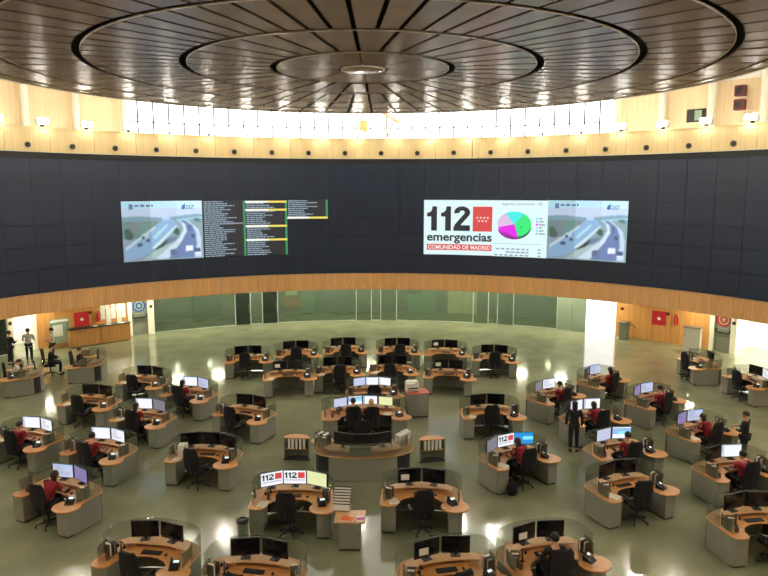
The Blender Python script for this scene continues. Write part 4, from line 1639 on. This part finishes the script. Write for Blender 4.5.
# low half-round bookcases beside the island
def bookcase(x, y, rz, label, who):
    t = empty('bookcase', (x, y, 0), rz)
    D = [(.42 * cos(rad(a)), .36 * sin(rad(a))) for a in range(0, 181, 15)]
    MB().prism(D, .70, .735).build('top', M['desk'], t, bevel=.006)
    MB().prism(D, .0, .04).build('base', M['plinth'], t)
    MB().prism([(p[0] * .95, p[1] * .95 + .005) for p in D], .36, .38).build('shelf', M['desk'], t)
    MB().wall([(p[0] * .96, p[1] * .96) for p in D], .02, .04, .70).build('back_panel', M['panel'], t)
    tag(t, label, 'bookcase')
    for i in range(5):
        lx, ly = -.24 + .12 * i, .12
        px, py = place(x, y, math.degrees(rz), lx, ly)
        spawn('binder_white', (px, py, .3802), rz, 'white binder, %s in the half-round bookcase %s' % (ORD[i], who), 'binder', 'binders in the bookcases')


bookcase(-2.12, 1.10, rad(-8), 'low half-round bookcase of binders left of the central island', 'left of the central island')
bookcase(2.10, .85, rad(10), 'low half-round bookcase of binders right of the central island', 'right of the central island')

# printer on a red-topped cabinet
t = empty('cabinet', (1.95, 5.25, 0), rad(8))
MB().box(0, 0, .475, .78, .62, .85).build('body', M['panel'], t, bevel=.008)
MB().box(0, 0, .025, .74, .58, .05).build('plinth', M['plinth'], t)
MB().box(0, 0, .915, .84, .68, .03).build('top', M['boxred'], t, bevel=.006)
for s in (-1, 1):
    MB().box(s * .195, -.315, .475, .37, .012, .80).build('door', M['panel'], t)
tag(t, 'grey cabinet with red top beside the central monitors', 'cabinet')
t = empty('printer', (1.78, 5.38, .9305), rad(8))
MB().box(0, 0, .16, .46, .42, .32).build('body', M['white'], t, bevel=.03, seg=2)
MB().box(0, -.215, .12, .34, .02, .05).build('paper_slot', M['black'], t)
MB().box(0, -.27, .085, .30, .14, .012).build('output_tray', M['white'], t)
MB().box(.0, .02, .335, .40, .30, .03).build('lid', M['white'], t, bevel=.008)
MB().box(.14, -.17, .325, .10, .06, .012).build('control_panel', M['black'], t)
tag(t, 'white desktop printer on the red-topped cabinet', 'printer')

# paper cabinet in front
t = empty('cabinet', (-.35, -4.0, 0), rad(-2))
MB().box(0, 0, .375, .52, .56, .65).build('body', M['panel'], t, bevel=.008)
MB().box(0, 0, .025, .48, .52, .05).build('plinth', M['plinth'], t)
MB().box(0, 0, .715, .72, .62, .03).build('top', M['shelf'], t, bevel=.006)
MB().box(0, -.285, .375, .48, .012, .60).build('door', M['panel'], t)
MB().box(.18, -.295, .40, .02, .012, .12).build('handle', M['chrome'], t)
tag(t, 'small grey cabinet holding papers beside the 112 workstation', 'cabinet')
t = empty('booklet', (-.42, -4.15, .7305), rad(-14))
MB().box(0, 0, .006, .30, .22, .012).build('pages', M['paper'], t)
MB().box(0, .01, .014, .29, .20, .004).build('cover', M['orange'], t)
tag(t, 'orange booklet lying on the small grey cabinet', 'booklet')
t = empty('booklet', (-.10, -4.12, .7305), rad(4))
MB().box(0, 0, .006, .20, .26, .012).build('pages', M['paper'], t)
MB().box(0, -.03, .014, .19, .10, .004).build('cover', M['magenta'], t)
tag(t, 'white and magenta booklet lying on the small grey cabinet', 'booklet')
t = empty('document_rack', (-.55, -3.60, 0), rad(-8))
MB().box(0, .0, .40, .40, .34, .80).build('body', M['panel'], t, bevel=.01)
for i in range(7):
    MB().box(0, -.16 + i * .05, .83 + .05 * i, .40, .036, .13, 0, -.25).build('folder', M['paper'], t)
    MB().box(0, -.135 + i * .05, .85 + .05 * i, .41, .008, .13, 0, -.25).build('divider', M['plastic'], t)
tag(t, 'grey rack with a fan of white folders beside the 112 workstation', 'document rack')

# bins
t = empty('waste_bin', (-2.93, -3.75, 0))
MB().lathe([(.12, 0), (.14, .52), (.13, .52)], 18).build('body', M['binmetal'], t, smooth=True)
MB().lathe([(.145, .50), (.15, .56), (.09, .585), (.085, .56)], 18).build('rim', M['black'], t, smooth=True)
tag(t, 'round grey-green waste bin with black rim beside the 112 workstation', 'waste bin')
t = empty('waste_bin', (8.75, -3.35, 0))
MB().lathe([(.12, 0), (.16, .36), (.15, .36), (.11, .01)], 16).build('body', M['maroon'], t, smooth=True)
MB().lathe([(.155, .35), (.168, .37), (.15, .375)], 16).build('rim', M['maroon'], t)
tag(t, 'small maroon waste bin on the floor at the right side', 'waste bin')
# rucksack beside the blue-screen desk
t = empty('rucksack', (4.05, -1.55, 0), rad(30))
ell((0, 0, .22), .17, .12, .22, 14).build('bag', M['fabric'], t, smooth=True)
ell((0, -.10, .15), .12, .05, .11, 12).build('front_pocket', M['fabric'], t, smooth=True)
MB().tube([(-.05, 0, .42), (0, 0, .48), (.05, 0, .42)], .012).build('handle', M['fabric'], t)
tag(t, 'black rucksack on the floor beside the blue-screen workstation', 'rucksack')

# standing people
spawn('stand_black', (6.72, 1.55, 0), rad(-12), 'person dressed all in black standing before two white screens', 'person', 'people in the room')
spawn('stand_dark', (11.64, .42, 0), rad(40), 'dark-dressed person standing beside the bluish-screened right workstation', 'person', 'people in the room')
spawn('stand_white', (-16.3, 13.5, 0), rad(10), 'person in white shirt standing in the bright doorway', 'person', 'people in the room')
spawn('stand_dark', (-16.95, 13.0, 0), rad(-30), 'person in dark clothes standing beside the bright doorway', 'person', 'people in the room')
spawn('stand_white', (-15.2, 13.6, 0), rad(120), 'person in white shirt standing by the wooden wall', 'person', 'people in the room')
spawn('seat_black', (-14.25, 11.2, 0), rad(-70), 'dark-clothed person seated behind the workstation by the wooden counter', 'person', 'people in the room')
spawn('chair', (-14.25, 11.2, 0), rad(-70), 'black swivel chair of the dark-clothed person by the wooden counter', 'chair', 'swivel chairs at the workstations')


# ------------------------------------------------------------------ furniture and notices on the lower walls
def onwall(a, r=RG):
    return pol(r, a), -rad(a)


p, rz = onwall(-39.5, 22.75)
t = empty('counter', p, rz)
wd = 3.2
MB().box(0, 0, .50, wd, .55, .92).build('body', M['wallwood'], t)
MB().box(0, 0, .02, wd - .1, .5, .04).build('plinth', M['plinth'], t)
MB().box(0, 0, .98, wd + .1, .62, .04).build('top', M['black'], t, bevel=.006)
for x in (-.80, .80):
    MB().box(x, -.285, .52, 1.56, .02, .84).build('front_panel', M['wallwood'], t)
tag(t, 'long wooden counter with dark top along the left wood wall', 'counter')
for i, dx in enumerate((-.2, .5, 1.2)):
    q = p + Vector((dx * cos(rz), dx * sin(rz), 1.0005))
    spawn('papers', q, rz + .3 * i, 'loose paper sheets lying on the wooden counter, %s from the left' % ORD[i], 'papers', 'papers on the counter')
for i, (a, z, h) in enumerate(((-38.25, 1.95, .95), (-37.6, 2.28, .45), (-37.5, 1.62, .85), (-36.85, 2.0, 1.1), (-36.15, 2.2, .6), (-36.1, 1.55, .75), (-35.55, 1.85, .8))):
    q, rz = onwall(a, RG - .012)
    t = empty('notice_sheet', q + Vector((0, 0, z - .32)), rz)
    MB().box(0, 0, 0, .25, .008, h).build('sheet', M['paper'], t)
    MB().box(0, -.006, h / 2 - .03, .03, .008, .02).build('pin', M['chrome'], t)
    tag(t, 'white paper notice hanging above the wooden counter, %s from the left' % ORD[i], 'notice', 'notices above the counter')


def fire_sign(a, label):
    q, rz = onwall(a, RG - .015)
    t = empty('wall_sign', q + Vector((0, 0, 1.32)), rz)
    MB().box(0, 0, 0, .78, .02, .78).build('board', M['red'], t)
    fl_ = [(-.03, -.10), (.05, -.11), (.10, -.04), (.07, .04), (.03, .01), (.02, .10), (-.05, .03), (-.09, .05), (-.09, -.05)]
    MB().add([(x, -.013, z) for x, z in fl_], [tuple(range(len(fl_)))]).build('flame_mark', M['paper'], t)
    tag(t, label, 'sign')


fire_sign(-41.0, 'square red wall sign with white mark above the wooden counter')
fire_sign(43.6, 'square red wall sign with white mark near the white cabinet')


def extinguisher(a, label):
    q, rz = onwall(a, RG - .115)
    t = empty('fire_extinguisher', q + Vector((0, 0, 1.08)), rz)
    MB().lathe([(.06, 0), (.085, .03), (.085, .42), (.05, .50), (.03, .53)], 14).build('cylinder', M['red'], t, smooth=True)
    MB().box(0, -.02, .56, .05, .14, .05).build('valve', M['black'], t)
    MB().tube([(.03, -.06, .55), (.12, -.06, .45), (.11, -.04, .12)], .016).build('hose', M['black'], t)
    MB().box(0, .09, .25, .10, .02, .30).build('bracket', M['black'], t)
    tag(t, label, 'fire extinguisher')


extinguisher(-38.95, 'red fire extinguisher on the wall above the wooden counter')
extinguisher(45.9, 'red fire extinguisher on the wall above the white cabinet')
for a, lb in ((-39.9, 'small dark alarm button between red sign and extinguisher, left'), (44.75, 'small dark alarm button between red sign and extinguisher, right'), (38.6, 'small dark alarm button above the grey metal stand')):
    q, rz = onwall(a, RG - .03)
    t = empty('alarm_button', q + Vector((0, 0, 1.62)), rz)
    MB().box(0, 0, 0, .16, .05, .16).build('housing', M['maroon'], t, bevel=.01)
    MB().lathe([(.04, 0), (.04, .03)], 12, (0, -.02, 0), Matrix.Rotation(pi / 2, 4, 'X')).build('button', M['black'], t)
    tag(t, lb, 'alarm button')

# white cabinet by the right door
p, rz = onwall(49.3, 22.35)
t = empty('cabinet', p, rz + rad(12))
MB().box(0, 0, .68, .80, .50, 1.26).build('body', M['white'], t, bevel=.006)
MB().box(0, 0, .025, .76, .46, .05).build('plinth', M['plinth'], t)
MB().box(0, 0, 1.33, .86, .56, .04).build('top', M['bronze'], t, bevel=.005)
for s in (-1, 1):
    MB().box(s * .198, -.255, .68, .385, .012, 1.20).build('door', M['white'], t)
MB().box(-.33, -.266, .95, .02, .015, .12).build('handle', M['black'], t)
tag(t, 'tall white cabinet with dark top near the red emblem door', 'cabinet')
# grey metal stand
p, rz = onwall(39.5, 22.95)
t = empty('pedestal_stand', p, rz)
MB().box(0, 0, .47, .46, .42, .94).build('body', M['binmetal'], t, bevel=.02)
MB().box(0, 0, .98, .54, .50, .08).build('top', M['bronze'], t, bevel=.01)
MB().tube([(.20, 0, .90), (.50, .02, .85), (.62, .03, .70)], .03).build('side_arm', M['bronze'], t)
tag(t, 'grey metal pedestal stand against the right wood wall', 'stand')
# notice boards in the left corner
p, rz = onwall(-44.5, 22.9)
t = empty('notice_board', p, rz)
MB().box(0, 0, .95, 1.0, .05, 1.3).build('board', M['pale'], t)
for x in (-.42, .42):
    MB().tube([(x, 0, 0), (x, 0, 1.62)], .03).build('post', M['black'], t)
MB().box(0, -.03, 1.5, .9, .02, .12).build('header', M['paper'], t)
MB().box(-.1, -.03, 1.0, .5, .02, .6).build('sheet', M['paper'], t)
tag(t, 'pale free-standing notice board by the left wood wall', 'notice board')

# gallery objects: loudspeakers, framed picture, tan roof truss
for i, (a, z) in enumerate(((52.9, 13.0), (52.9, 12.35))):
    q = pol(RGAL - .47, a, z)
    t = empty('loudspeaker', q, -rad(a))
    MB().box(0, 0, 0, .46, .36, .50).build('box', M['maroon'], t, bevel=.02)
    MB().lathe([(.15, 0), (.16, .02), (.08, -.01)], 16, (0, -.18, 0), Matrix.Rotation(pi / 2, 4, 'X')).build('cone', M['black'], t)
    MB().box(0, .29, .1, .06, .24, .06).build('bracket', M['black'], t)
    tag(t, ['upper', 'lower'][i] + ' maroon loudspeaker of the pair on the right gallery wall', 'loudspeaker')
q = pol(RGAL - .07, 47.3, 12.05)
t = empty('picture_frame', q, -rad(47.3))
MB().box(0, 0, 0, .95, .05, .65).build('frame', M['black'], t)
MB().box(.1, -.03, 0, .35, .01, .5).build('picture', M['pale'], t)
tag(t, 'dark framed picture on the right gallery wall', 'picture')
t = empty('timber_frame', pol(21.8, 2.2, ZV1 + .02), -rad(2.2))
MB().tube([(-.9, 0, 2.75), (-.6, 0, 2.95), (.2, 0, 2.80), (1.3, 0, 2.15)], .08).build('beam', M['tan'], t)
MB().tube([(.55, 0, 0), (.55, 0, 2.65)], .06).build('post', M['bronze'], t)
MB().tube([(.55, 0, 1.2), (1.0, 0, 2.35)], .05).build('brace', M['bronze'], t)
MB().box(-.85, 0, 1.95, .5, .06, .7).build('panel', M['tan'], t)
MB().tube([(-.85, 0, 0), (-.85, 0, 2.8)], .05).build('post', M['tan'], t)
tag(t, 'tan timber frame with sloping beam on the upper gallery', 'timber frame')
